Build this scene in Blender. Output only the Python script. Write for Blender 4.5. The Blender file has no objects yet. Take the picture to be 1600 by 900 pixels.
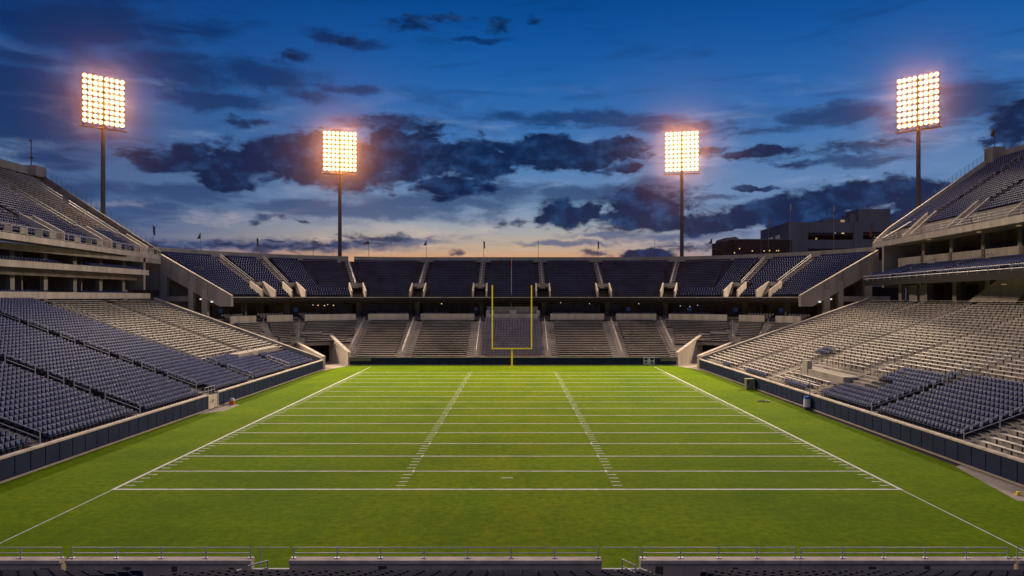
import bpy, math, random
import numpy as np
from math import sin, cos, pi, radians, atan2, hypot, tan, sqrt
random.seed(4)
S = bpy.context.scene
COL = S.collection

# ------------------------------------------------------------------ camera
CAMZ = 11.87
cam_d = bpy.data.cameras.new('camera')
cam = bpy.data.objects.new('camera', cam_d)
COL.objects.link(cam)
cam.location = (0, 0, CAMZ)
cam.rotation_euler = (radians(90), 0, 0)
cam_d.sensor_width = 36
cam_d.lens = 36 * 1100 / 1600
cam_d.shift_x = -6 / 1600
cam_d.shift_y = 15.4 / 1600
cam_d.clip_end = 5000
S.camera = cam


def lin(r, g, b):
    return tuple(((c / 255) / 12.92 if c / 255 < .04045 else (((c / 255) + .055) / 1.055) ** 2.4) for c in (r, g, b)) + (1,)


# ------------------------------------------------------------------ sky
W = bpy.data.worlds.new('World')
S.world = W
W.use_nodes = True
nt = W.node_tree
for n in list(nt.nodes):
    nt.nodes.remove(n)


def nd(t, **k):
    n = nt.nodes.new(t)
    for a, b in k.items():
        setattr(n, a, b)
    return n


def mth(op, a, b=None, c=None, clamp=False):
    n = nt.nodes.new('ShaderNodeMath')
    n.operation = op
    n.use_clamp = clamp
    for i, v in enumerate((a, b, c)):
        if v is None:
            continue
        if isinstance(v, (int, float)):
            n.inputs[i].default_value = v
        else:
            nt.links.new(v, n.inputs[i])
    return n.outputs[0]


def mixc(f, a, b):
    n = nt.nodes.new('ShaderNodeMix')
    n.data_type = 'RGBA'
    for s, v in ((n.inputs[0], f), (n.inputs[6], a), (n.inputs[7], b)):
        if isinstance(v, (int, float)):
            s.default_value = v
        elif isinstance(v, tuple):
            s.default_value = v
        else:
            nt.links.new(v, s)
    return n.outputs[2]


def smooth(x, a, b):
    n = nt.nodes.new('ShaderNodeMapRange')
    n.interpolation_type = 'SMOOTHSTEP'
    nt.links.new(x, n.inputs[0])
    n.inputs[1].default_value = a
    n.inputs[2].default_value = b
    return n.outputs[0]


tc = nd('ShaderNodeTexCoord')
sx = nd('ShaderNodeSeparateXYZ')
nt.links.new(tc.outputs['Generated'], sx.inputs[0])
X, Y, Z = sx.outputs
hor = mth('MAXIMUM', mth('SQRT', mth('ADD', mth('MULTIPLY', X, X), mth('MULTIPLY', Y, Y))), .02)
AZ = mth('ARCTAN2', X, Y)                    # azimuth from the far end of the field, radians
EL = mth('DIVIDE', Z, hor)                   # tangent of the elevation
cmb = nd('ShaderNodeCombineXYZ')
nt.links.new(AZ, cmb.inputs[0])
nt.links.new(mth('MINIMUM', EL, 4.0), cmb.inputs[1])


def noise(scale, sxx, syy, detail=6, rough=.55, seed=0.0, dist=0.0):
    m = nd('ShaderNodeMapping')
    m.inputs['Scale'].default_value = (sxx, syy, 1)
    m.inputs['Location'].default_value = (seed, seed * .7, seed)
    nt.links.new(cmb.outputs[0], m.inputs[0])
    n = nd('ShaderNodeTexNoise')
    n.inputs['Scale'].default_value = scale
    n.inputs['Detail'].default_value = detail
    n.inputs['Roughness'].default_value = rough
    n.inputs['Distortion'].default_value = dist
    nt.links.new(m.outputs[0], n.inputs[0])
    return n.outputs[0]


base = nd('ShaderNodeValToRGB')
cr = base.color_ramp
cr.interpolation = 'B_SPLINE'
stops = [(0.0, (224, 134, 74)), (.050, (220, 150, 96)), (.066, (198, 168, 138)), (.092, (170, 170, 168)),
         (.122, (118, 148, 182)), (.18, (78, 124, 176)), (.26, (44, 106, 174)), (.34, (15, 88, 164)),
         (.42, (2, 72, 144)), (.6, (1, 52, 114)), (1.0, (1, 46, 106))]
while len(cr.elements) < len(stops):
    cr.elements.new(.5)
for e, (p, c) in zip(cr.elements, stops):
    e.position = p
    e.color = lin(*c)
nt.links.new(EL, base.inputs[0])
# away from the afterglow the low sky is slate blue
side = smooth(mth('ABSOLUTE', mth('ADD', AZ, .08)), .12, .55)
low = mth('MULTIPLY', mth('MULTIPLY', side, .85), mth('SUBTRACT', 1.0, smooth(EL, .08, .22)))
skyc = mixc(low, base.outputs[0], lin(84, 124, 176))
leftdark = mth('MULTIPLY', smooth(mth('MULTIPLY', AZ, -1.0), .05, .7), .62)
skyc = mixc(leftdark, skyc, lin(10, 44, 98))


def blobset(blobs, warp_amp, warps):
    # blobs in photo pixels -> azimuth / elevation tangents
    out = None
    azw = mth('ADD', AZ, mth('MULTIPLY', mth('SUBTRACT', warps[0], .5), warp_amp))
    elw = mth('ADD', EL, mth('MULTIPLY', mth('SUBTRACT', warps[1], .5), warp_amp * .5))
    for (px, py, hw, hh) in blobs:
        a = atan2(px - 806, 1100)
        v = (465.4 - py) / 1100 * cos(a)
        wa = hw / 1100 * cos(a) ** 2
        wv = hh / 1100 * cos(a)
        dx = mth('DIVIDE', mth('SUBTRACT', azw, a), wa)
        dy = mth('DIVIDE', mth('SUBTRACT', elw, v), wv)
        d = mth('SUBTRACT', 1.0, mth('SQRT', mth('ADD', mth('MULTIPLY', dx, dx), mth('MULTIPLY', dy, dy))))
        out = d if out is None else mth('MAXIMUM', out, d)
    return out


w1 = noise(24, 1, 1.3, 6, .6, 3.1)
w2 = noise(24, 1, 1.3, 6, .6, 8.7)
dark = [(450, 254, 150, 34), (545, 256, 120, 48), (650, 250, 100, 48), (735, 250, 78, 36), (700, 290, 70, 20), (280, 252, 95, 20),
        (345, 282, 55, 20), (300, 232, 40, 14), (620, 230, 60, 30), (470, 226, 50, 22),
        (880, 246, 100, 24), (850, 238, 55, 26), (945, 236, 60, 20), (985, 265, 30, 9),
        (872, 336, 42, 23), (920, 328, 20, 20), (1000, 334, 75, 32), (985, 318, 50, 22), (1120, 346, 140, 17), (1205, 336, 100, 24),
        (1345, 308, 85, 30), (1285, 318, 90, 25), (1270, 342, 130, 22), (1440, 310, 55, 32), (1420, 340, 90, 20), (1175, 296, 32, 6),
        (1200, 238, 60, 9), (1600, 190, 62, 32), (1010, 396, 40, 10)]
wisps = [(420, 385, 230, 12), (250, 388, 120, 14), (520, 380, 120, 8), (600, 372, 90, 8), (642, 37, 46, 19), (700, 28, 60, 8), (780, 41, 26, 18), (835, 33, 24, 12), (385, 192, 44, 13), (455, 90, 30, 16), (540, 62, 60, 14),
         (1242, 255, 60, 8), (1340, 228, 110, 16), (1100, 240, 80, 12), (1200, 240, 90, 16), (412, 343, 22, 8), (442, 341, 20, 6), (398, 351, 16, 5), (470, 347, 18, 5), (778, 350, 20, 9),
         (808, 348, 18, 7), (925, 396, 30, 8), (713, 395, 18, 7), (423, 375, 26, 4), (1080, 386, 80, 9), (300, 250, 130, 26), (960, 262, 70, 16), (1010, 312, 120, 26), (620, 190, 90, 16)]
soft = [(120, 30, 340, 80), (300, 110, 220, 56), (60, 170, 220, 130), (330, 155, 140, 24), (400, 120, 130, 30),
        (560, 70, 60, 16), (520, 60, 60, 20), (470, 85, 40, 16), (480, 150, 70, 16), (620, 190, 110, 20), (540, 140, 70, 12),
        (900, 185, 220, 16), (1000, 190, 120, 10), (1330, 180, 160, 26), (1520, 160, 130, 60), (1060, 200, 120, 12), (1450, 190, 120, 22),
        (560, 330, 300, 20), (700, 318, 200, 26), (470, 382, 240, 15), (330, 384, 160, 15), (640, 378, 150, 13), (860, 380, 140, 8), (760, 300, 120, 22),
        (900, 300, 150, 20), (1010, 300, 90, 30), (1060, 370, 150, 12), (70, 250, 130, 12), (110, 262, 70, 10), (230, 330, 130, 36),
        (300, 305, 140, 22), (1130, 310, 60, 8), (960, 366, 100, 8), (740, 60, 90, 8), (1330, 250, 120, 14), (1180, 205, 140, 14), (80, 300, 160, 40)]
f1 = noise(22, 1, 2.0, 9, .58, 1.3, .35)
f2 = noise(11, 1, 3.4, 8, .6, 5.5, .4)
# the cover goes on over the rest of the sky in the same broken bands
away = smooth(mth('ABSOLUTE', AZ), .68, .95)
f3 = noise(4.5, 1, 2.6, 7, .6, 2.2, .3)
restd = mth('MULTIPLY', smooth(f3, .50, .68), away)
ds = mth('ADD', blobset(soft, .05, (w1, w2)), mth('MULTIPLY', mth('SUBTRACT', f2, .5), 2.2))
msoft = mth('MULTIPLY', smooth(ds, 0.0, .75), .72)
streak = mth('MULTIPLY', smooth(noise(7, 1, 5.0, 9, .62, 9.3, .5), .50, .72), .34)
msoft = mth('MAXIMUM', msoft, streak)
dd = mth('ADD', blobset(dark, .06, (w1, w2)), mth('MULTIPLY', mth('SUBTRACT', f1, .5), 2.2))
mdark = smooth(dd, -.18, .26)
f4 = noise(46, 1, 2.6, 9, .62, 21.0, .5)
wd = mth('ADD', blobset(wisps, .05, (w1, w2)), mth('MULTIPLY', mth('SUBTRACT', f4, .5), 2.4))
mwisp = mth('MULTIPLY', smooth(wd, 0.0, .9), .85)
mdark = mth('MAXIMUM', mdark, mwisp)
mdark = mth('MAXIMUM', mth('MULTIPLY', mdark, .96), mth('MULTIPLY', restd, .85))
# bright torn edges and lighter slots between the bands
light = smooth(noise(9, 1, 4.2, 9, .6, 14.0, .4), .50, .74)
litc = mixc(smooth(EL, .06, .16), lin(226, 196, 172), lin(142, 164, 200))
lmask = mth('MULTIPLY', mth('MULTIPLY', light, mth('SUBTRACT', 1.0, smooth(EL, .16, .34))), .55)
skyc = mixc(lmask, skyc, litc)
softc = mixc(smooth(EL, .05, .2), lin(44, 78, 128), lin(3, 36, 86))
skyc = mixc(msoft, skyc, softc)
dcol = mixc(smooth(noise(34, 1, 1.5, 6, .6, 7.7), .42, .78), lin(3, 28, 68), lin(34, 72, 122))
skyc = mixc(mdark, skyc, dcol)
below = smooth(EL, -.05, 0.0)
skyc = mixc(below, lin(40, 44, 52), skyc)
bg = nd('ShaderNodeBackground')
nt.links.new(skyc, bg.inputs[0])
bg.inputs[1].default_value = 1.0
wo = nd('ShaderNodeOutputWorld')
nt.links.new(bg.outputs[0], wo.inputs[0])
W.cycles.sampling_method = 'MANUAL'
W.cycles.sample_map_resolution = 512

# ------------------------------------------------------------------ added fill lamp for the stands (soft, high, behind the camera)
sd = bpy.data.lights.new('stand_fill', 'SUN')
sd.energy = .32
sd.angle = radians(50)
sd.color = (1, .80, .66)
so = bpy.data.objects.new('stand_fill', sd)
COL.objects.link(so)
so.rotation_euler = (radians(42), 0, radians(-12))
S.view_settings.view_transform = 'Standard'
S.view_settings.look = 'None'
S.view_settings.exposure = 0
S.cycles.max_bounces = 5
S.cycles.diffuse_bounces = 2
S.cycles.glossy_bounces = 2
S.cycles.transmission_bounces = 3
S.cycles.volume_bounces = 0
S.cycles.sample_clamp_indirect = 3
FLOOD_W = 280000          # watts of each tower's bank
LAMPC = (1.0, .78, .54)
HAZE = .00006


# ------------------------------------------------------------------ materials
def mat(name, col, rough=.8, var=.15, scale=1.0, metal=0, bump=0.0, stain=None, spec=.3, streaks=False, emit=None, es=0):
    m = bpy.data.materials.new(name)
    m.use_nodes = True
    t = m.node_tree
    b = t.nodes['Principled BSDF']
    b.inputs['Roughness'].default_value = rough
    b.inputs['Metallic'].default_value = metal
    b.inputs['Specular IOR Level'].default_value = spec
    if emit:
        b.inputs['Emission Color'].default_value = (*emit, 1)
        b.inputs['Emission Strength'].default_value = es
    tcn = t.nodes.new('ShaderNodeTexCoord')
    geo = t.nodes.new('ShaderNodeNewGeometry')
    n1 = t.nodes.new('ShaderNodeTexNoise')
    n1.inputs['Scale'].default_value = scale
    n1.inputs['Detail'].default_value = 8
    n1.inputs['Roughness'].default_value = .65
    if streaks:
        mp = t.nodes.new('ShaderNodeMapping')
        mp.inputs['Scale'].default_value = (1, 1, .12)
        t.links.new(geo.outputs['Position'], mp.inputs[0])
        t.links.new(mp.outputs[0], n1.inputs[0])
    else:
        t.links.new(geo.outputs['Position'], n1.inputs[0])
    mx = t.nodes.new('ShaderNodeMix')
    mx.data_type = 'RGBA'
    c = col
    s = stain if stain else tuple(x * (1 - var * 2.4) for x in c)
    mx.inputs[6].default_value = (*s, 1)
    mx.inputs[7].default_value = (*[min(1, x * (1 + var)) for x in c], 1)
    mr = t.nodes.new('ShaderNodeMapRange')
    mr.inputs[1].default_value = .3
    mr.inputs[2].default_value = .62
    t.links.new(n1.outputs[0], mr.inputs[0])
    t.links.new(mr.outputs[0], mx.inputs[0])
    t.links.new(mx.outputs[2], b.inputs['Base Color'])
    if bump:
        n2 = t.nodes.new('ShaderNodeTexNoise')
        n2.inputs['Scale'].default_value = scale * 8
        n2.inputs['Detail'].default_value = 5
        t.links.new(geo.outputs['Position'], n2.inputs[0])
        bp = t.nodes.new('ShaderNodeBump')
        bp.inputs['Strength'].default_value = bump
        bp.inputs['Distance'].default_value = .03
        t.links.new(n2.outputs[0], bp.inputs['Height'])
        t.links.new(bp.outputs[0], b.inputs['Normal'])
    return m


def emis(name, col, s):
    m = bpy.data.materials.new(name)
    m.use_nodes = True
    t = m.node_tree
    t.nodes.remove(t.nodes['Principled BSDF'])
    e = t.nodes.new('ShaderNodeEmission')
    e.inputs[0].default_value = (*col, 1)
    e.inputs[1].default_value = s
    t.links.new(e.outputs[0], t.nodes['Material Output'].inputs[0])
    return m


M = {}
M['concrete'] = mat('concrete', (.34, .30, .265), .85, .13, .5, bump=.3, streaks=True)
M['concrete_pale'] = mat('pale_concrete', (.50, .43, .37), .8, .12, .8, bump=.25, streaks=True)
M['concrete_cap'] = mat('cap_concrete', (.58, .50, .43), .8, .16, 1.1, bump=.2)
M['concrete_dark'] = mat('grey_concrete', (.20, .17, .15), .85, .16, .7, bump=.3)
M['tread'] = mat('tread_concrete', (.21, .19, .175), .85, .2, .22, bump=.3)
M['tread_pale'] = mat('weathered_tread', (.33, .29, .26), .85, .24, .16, bump=.3)
M['tread_dark'] = mat('shaded_tread', (.045, .045, .065), .8, .2, .3)  # darkened tread: shade under the seats put into the colour
M['stair'] = mat('stair_concrete', (.42, .36, .32), .8, .1, .9)
M['bench'] = mat('weathered_bench', (.60, .54, .49), .55, .14, .35, spec=.4)
M['bench_end'] = mat('weathered_bench_brown', (.58, .51, .45), .6, .22, .16, spec=.3)
M['bench_navy'] = mat('navy_bench', (.030, .034, .085), .6, .2, .3, spec=.1)
M['bench_navy_edge'] = mat('pale_navy_edge', (.115, .118, .19), .6, .2, .3, spec=.15)  # paler navy on the plank and the backrest's top strip
M['bracket'] = mat('bracket_steel', (.05, .047, .06), .7, .1, 3)
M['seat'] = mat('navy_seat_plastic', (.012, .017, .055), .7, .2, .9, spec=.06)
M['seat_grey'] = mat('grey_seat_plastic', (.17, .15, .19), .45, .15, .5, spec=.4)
M['seat_lit_top'] = mat('lit_top_plastic', (.036, .048, .150), .5, .2, .9, spec=.10)  # lighter copy of the seat navy: light on the leaning top painted in
M['seat_glint'] = mat('glint_grey', (.46, .48, .64), .5, .15, 1.5, spec=.3)  # pale grey for the seat specks, highlights put into the colour
M['pad'] = mat('navy_wall_pad', (.015, .025, .070), .7, .14, .6, spec=.15)
M['steel'] = mat('galvanised_steel', (.50, .485, .50), .5, .1, 2, metal=.15)
M['darksteel'] = mat('dark_steel', (.10, .09, .09), .55, .1, 1.5, metal=.2)
M['black'] = mat('near_black', (.018, .016, .016), .9, .1, 1)  # near-black for deck undersides, beams and the backs of openings
M['white'] = mat('white_line_paint', (.78, .80, .72), .9, .12, 2.5)
M['yellow'] = mat('yellow_paint', (.95, .72, .01), .45, .05, 1, spec=.4)
M['glass'] = mat('dark_glass', (.012, .014, .02), .15, .1, 1, spec=.35)
M['boards'] = mat('white_board', (.62, .62, .66), .6, .08, 2)
M['brick'] = mat('brown_brick', (.05, .034, .034), .85, .2, 1)
M['gar'] = mat('garage_concrete', (.19, .185, .19), .85, .12, .3, streaks=True)
M['tarmac'] = mat('dark_ground', (.035, .033, .032), .9, .2, .5)
M['apron'] = mat('apron_concrete', (.40, .34, .29), .85, .12, .7)
M['flag'] = mat('flag_cloth', (.03, .04, .09), .8, .1, 2)
M['flag_red'] = mat('red_flag_cloth', (.12, .02, .02), .8, .1, 2)
M['orange'] = mat('orange_cloth', (.8, .13, .02), .7, .05, 2)
M['bluepaint'] = mat('blue_paint', (.01, .10, .45), .6, .1, 2)
M['bluedoor'] = mat('blue_door_paint', (.02, .09, .26), .6, .1, 2)
M['boxgreen'] = mat('cabinet_paint', (.19, .19, .15), .6, .1, 2)
M['lamp'] = emis('lamp_glow', (1.0, .80, .52), 5)
M['lamprim'] = emis('rim_glow', (1.0, .42, .10), 1.7)  # emissive rim: amber glow round each lens put into the colour
M['warm'] = emis('warm_lamp', (1.0, .62, .28), 1.2)
M['cool'] = emis('cool_lamp', (.85, .92, 1.0), 1.0)
M['winlit'] = emis('lit_window', (1.0, .70, .36), .3)
M['winblue'] = emis('lit_screen', (.10, .20, .5), .07)
for k in ('lamp', 'lamprim', 'warm', 'cool', 'winlit', 'winblue'):
    M[k].cycles.emission_sampling = 'NONE'


# grass
def grass_mat():
    m = bpy.data.materials.new('mown_grass')
    m.use_nodes = True
    t = m.node_tree
    b = t.nodes['Principled BSDF']
    b.inputs['Roughness'].default_value = .9
    b.inputs['Specular IOR Level'].default_value = .03
    geo = t.nodes.new('ShaderNodeNewGeometry')

    def nz(sc, sxy, det=6, seed=0):
        mp = t.nodes.new('ShaderNodeMapping')
        mp.inputs['Scale'].default_value = (sxy[0], sxy[1], 1)
        mp.inputs['Location'].default_value = (seed, seed, 0)
        t.links.new(geo.outputs['Position'], mp.inputs[0])
        n = t.nodes.new('ShaderNodeTexNoise')
        n.inputs['Scale'].default_value = sc
        n.inputs['Detail'].default_value = det
        n.inputs['Roughness'].default_value = .65
        t.links.new(mp.outputs[0], n.inputs[0])
        return n.outputs[0]

    def mr(x, a, b_, c=0., d=1.):
        n = t.nodes.new('ShaderNodeMapRange')
        for i, v in enumerate((a, b_, c, d)):
            n.inputs[i + 1].default_value = v
        t.links.new(x, n.inputs[0])
        return n.outputs[0]

    def mx(f, a, b_):
        n = t.nodes.new('ShaderNodeMix')
        n.data_type = 'RGBA'
        for s, v in ((n.inputs[0], f), (n.inputs[6], a), (n.inputs[7], b_)):
            if isinstance(v, tuple):
                s.default_value = (*v, 1)
            else:
                t.links.new(v, s)
        return n.outputs[2]
    g1, g2, worn = (.108, .190, .0), (.185, .285, .0), (.33, .31, .006)
    c = mx(mr(nz(.09, (1, 1.7), 8), .38, .60), g1, g2)
    # worn centre strip: real wear, along the length of the field
    sp = t.nodes.new('ShaderNodeSeparateXYZ')
    t.links.new(geo.outputs['Position'], sp.inputs[0])
    ab = t.nodes.new('ShaderNodeMath')
    ab.operation = 'ABSOLUTE'
    t.links.new(sp.outputs[0], ab.inputs[0])
    strip = mr(ab.outputs[0], 15, 1)
    nn = mr(nz(.35, (1, .35), 8, 7), .38, .68)
    mu = t.nodes.new('ShaderNodeMath')
    mu.operation = 'MULTIPLY'
    t.links.new(strip, mu.inputs[0])
    t.links.new(nn, mu.inputs[1])
    mu2 = t.nodes.new('ShaderNodeMath')
    mu2.operation = 'MULTIPLY'
    t.links.new(mu.outputs[0], mu2.inputs[0])
    mu2.inputs[1].default_value = .62
    c = mx(mu2.outputs[0], c, worn)
    c = mx(mr(nz(.5, (1, .07), 6, 44), .45, .7, 0, .5), c, (.22, .30, .0))
    c = mx(mr(nz(.45, (1, 1), 8, 31), .58, .76, 0, .6), c, worn)
    c = mx(mr(nz(2.2, (1, 1), 8, 3), .36, .66, .0, .75), c, (.060, .13, .0))
    # clumps of taller turf
    c = mx(mr(nz(9, (1, .5), 6, 13), .42, .75, 0, .5), c, (.19, .31, .002))
    t.links.new(c, b.inputs['Base Color'])
    bp = t.nodes.new('ShaderNodeBump')
    bp.inputs['Strength'].default_value = .7
    bp.inputs['Distance'].default_value = .05
    t.links.new(nz(14, (1, 1), 6, 2), bp.inputs['Height'])
    t.links.new(bp.outputs[0], b.inputs['Normal'])
    return m


M['grass'] = grass_mat()


# ------------------------------------------------------------------ mesh helpers
class MB:
    def __init__(s):
        s.v, s.f, s.m, s.n = [], [], [], 0

    def add(s, vs, fs, mi=0):
        s.v.extend(vs)
        s.f.extend([tuple(i + s.n for i in f) for f in fs])
        s.m.extend([mi] * len(fs))
        s.n += len(vs)
        return s

    def box(s, x0, x1, y0, y1, z0, z1, mi=0):
        vs = [(x, y, z) for z in (z0, z1) for y in (y0, y1) for x in (x0, x1)]
        return s.add(vs, [(0, 2, 3, 1), (4, 5, 7, 6), (0, 1, 5, 4), (2, 6, 7, 3), (0, 4, 6, 2), (1, 3, 7, 5)], mi)

    def obox(s, p, q, w, z0, z1, mi=0, zq=None):
        """box along p->q (xy), width w, between heights z0 z1 (zq = heights at q)"""
        dx, dy = q[0] - p[0], q[1] - p[1]
        L = hypot(dx, dy) or 1
        nx, ny = -dy / L * w / 2, dx / L * w / 2
        a0, a1 = (z0, z1)
        b0, b1 = zq if zq else (z0, z1)
        vs = [(p[0] - nx, p[1] - ny, a0), (q[0] - nx, q[1] - ny, b0), (q[0] + nx, q[1] + ny, b0), (p[0] + nx, p[1] + ny, a0),
              (p[0] - nx, p[1] - ny, a1), (q[0] - nx, q[1] - ny, b1), (q[0] + nx, q[1] + ny, b1), (p[0] + nx, p[1] + ny, a1)]
        return s.add(vs, [(0, 3, 2, 1), (4, 5, 6, 7), (0, 1, 5, 4), (1, 2, 6, 5), (2, 3, 7, 6), (3, 0, 4, 7)], mi)

    def tube(s, p, q, r, k=6, r2=None, mi=0, caps=True):
        p, q = np.array(p, float), np.array(q, float)
        d = q - p
        L = np.linalg.norm(d)
        if L < 1e-6:
            return s
        d /= L
        u = np.cross(d, (0, 0, 1) if abs(d[2]) < .9 else (1, 0, 0))
        u /= np.linalg.norm(u)
        w = np.cross(d, u)
        r2 = r if r2 is None else r2
        vs = [tuple(c + (u * cos(2 * pi * i / k) + w * sin(2 * pi * i / k)) * rr) for c, rr in ((p, r), (q, r2)) for i in range(k)]
        fs = [(i, (i + 1) % k, k + (i + 1) % k, k + i) for i in range(k)]
        if caps:
            fs += [tuple(range(k))[::-1], tuple(range(k, 2 * k))]
        return s.add(vs, fs, mi)

    def prism(s, poly, off, mi=0):
        """polygon of 3D points extruded by vector off"""
        n = len(poly)
        vs = list(poly) + [(p[0] + off[0], p[1] + off[1], p[2] + off[2]) for p in poly]
        fs = [tuple(range(n)), tuple(range(2 * n - 1, n - 1, -1))] + [(i, i + n, (i + 1) % n + n, (i + 1) % n) for i in range(n)]
        return s.add(vs, fs, mi)

    def mesh(s, name, mats):
        me = bpy.data.meshes.new(name)
        me.from_pydata(s.v, [], s.f)
        for m in (mats if isinstance(mats, (list, tuple)) else [mats]):
            me.materials.append(M[m])
        if isinstance(mats, (list, tuple)) and len(mats) > 1:
            me.polygons.foreach_set('material_index', s.m)
        me.update()
        return me

    def build(s, name, mats, parent=None, loc=(0, 0, 0), **k):
        return link(name, s.mesh(name, mats), parent, loc, **k)


def link(name, data, parent=None, loc=(0, 0, 0), rz=0, **k):
    o = bpy.data.objects.new(name, data)
    o.location = loc
    if rz:
        o.rotation_euler = (0, 0, rz)
    if parent:
        o.parent = parent
    COL.objects.link(o)
    for a, b in k.items():
        o[a] = b
    return o


def thing(name, label, cat, loc=(0, 0, 0), group=None, rz=0):
    o = link(name, None, None, loc, rz)
    o.empty_display_size = .1
    o['label'] = label
    o['category'] = cat
    if group:
        o['group'] = group
    return o


def copy_tree(o, parent=None):
    c = o.copy()
    COL.objects.link(c)
    c.parent = parent
    for ch in [x for x in bpy.data.objects if x.parent == o]:
        copy_tree(ch, c)
    return c


def px(x, y, d):
    """photo pixel + distance -> world"""
    return ((x - 806) / 1100 * d, d, CAMZ - (y - 465.4) / 1100 * d)


# ------------------------------------------------------------------ repeated units
def seat_mb(detail=True):
    b = MB()
    # facing +x: upright lower back, a top that rolls back, pan with a rolled front lip
    if detail:
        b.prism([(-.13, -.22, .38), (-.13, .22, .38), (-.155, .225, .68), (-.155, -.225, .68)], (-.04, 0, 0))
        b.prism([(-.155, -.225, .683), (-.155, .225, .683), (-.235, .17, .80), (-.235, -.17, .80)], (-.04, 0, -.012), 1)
        pan = [(-.13, -.205, .41), (.20, -.205, .385), (.27, -.205, .40), (.27, -.205, .44), (.20, -.205, .465), (-.13, -.205, .44)]
    else:
        b.prism([(-.13, -.22, .40), (-.13, .22, .40), (-.155, .22, .68), (-.155, -.22, .68)], (-.04, 0, 0))
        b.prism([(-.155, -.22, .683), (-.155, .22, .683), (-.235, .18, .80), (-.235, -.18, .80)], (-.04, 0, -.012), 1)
        pan = [(-.13, -.205, .41), (.26, -.205, .39), (.26, -.205, .455), (-.13, -.205, .44)]
    b.prism(pan, (0, .41, 0), 0)
    # added pale block between two seats, standing in for a bright glint
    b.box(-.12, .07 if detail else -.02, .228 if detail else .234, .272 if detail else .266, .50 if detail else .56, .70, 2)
    if detail:
        b.box(-.10, -.02, -.24, -.20, 0, .47)
    return b


def seat_near_mb():
    b = MB()
    b.prism([(-.13, -.265, .38), (-.13, .265, .38), (-.17, .27, .70), (-.21, .225, .80), (-.21, -.225, .80), (-.17, -.27, .70)], (-.085, 0, -.01))
    b.prism([(-.13, -.24, .41), (.20, -.24, .385), (.27, -.24, .40), (.27, -.24, .44), (.20, -.24, .465), (-.13, -.24, .44)], (0, .48, 0))
    b.box(-.10, -.02, -.03, .03, 0, .41)
    return b


def bench_mb(L=2.4, back=False, br=True):
    b = MB()
    b.box(-.14, .14, -L / 2, L / 2, .385, .43, 2 if back else 0)
    if br == 2:
        b.box(-.04, .04, -L / 2, L / 2, 0, .383, 1)
    elif br:
        for y in (-L * .33, L * .33):
            b.box(-.05, .05, y - .035, y + .035, 0, .385, 1)
    if back:
        b.box(-.26, -.22, -L / 2, L / 2, .55, .72, 0)
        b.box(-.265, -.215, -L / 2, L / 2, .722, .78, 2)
    return b


UNITS = {}


def unit(kind):
    if kind not in UNITS:
        if kind == 'seat':
            UNITS[kind] = seat_mb(True).mesh('seat', ['seat', 'seat_lit_top', 'seat_glint'])
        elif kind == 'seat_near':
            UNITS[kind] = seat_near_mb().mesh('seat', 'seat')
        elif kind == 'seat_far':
            UNITS[kind] = seat_mb(False).mesh('seat', ['seat', 'seat_lit_top', 'seat_glint'])
        elif kind == 'seat_mid':
            UNITS[kind] = seat_mb(False).mesh('seat', ['seat_grey', 'seat_grey', 'seat_grey'])
        elif kind == 'bench':
            UNITS[kind] = bench_mb(2.3).mesh('bench', ['bench', 'bracket'])
        elif kind == 'bench_end':
            UNITS[kind] = bench_mb(2.4, False, 2).mesh('bench', ['bench_end', 'bracket'])
        elif kind == 'bench_navy':
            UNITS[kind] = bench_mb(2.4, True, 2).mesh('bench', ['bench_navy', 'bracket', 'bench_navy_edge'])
    return UNITS[kind]


PITCH = {'seat': .5, 'seat_far': .5, 'seat_mid': .55, 'bench': 2.42, 'bench_end': 2.4, 'bench_navy': 2.4}


def inview(p):
    if p[1] < 3:
        return False
    x = 806 + 1100 * p[0] / p[1]
    y = 465.4 + 1100 * (CAMZ - p[2]) / p[1]
    return -5 < x < 1605 and -5 < y < 905


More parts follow.
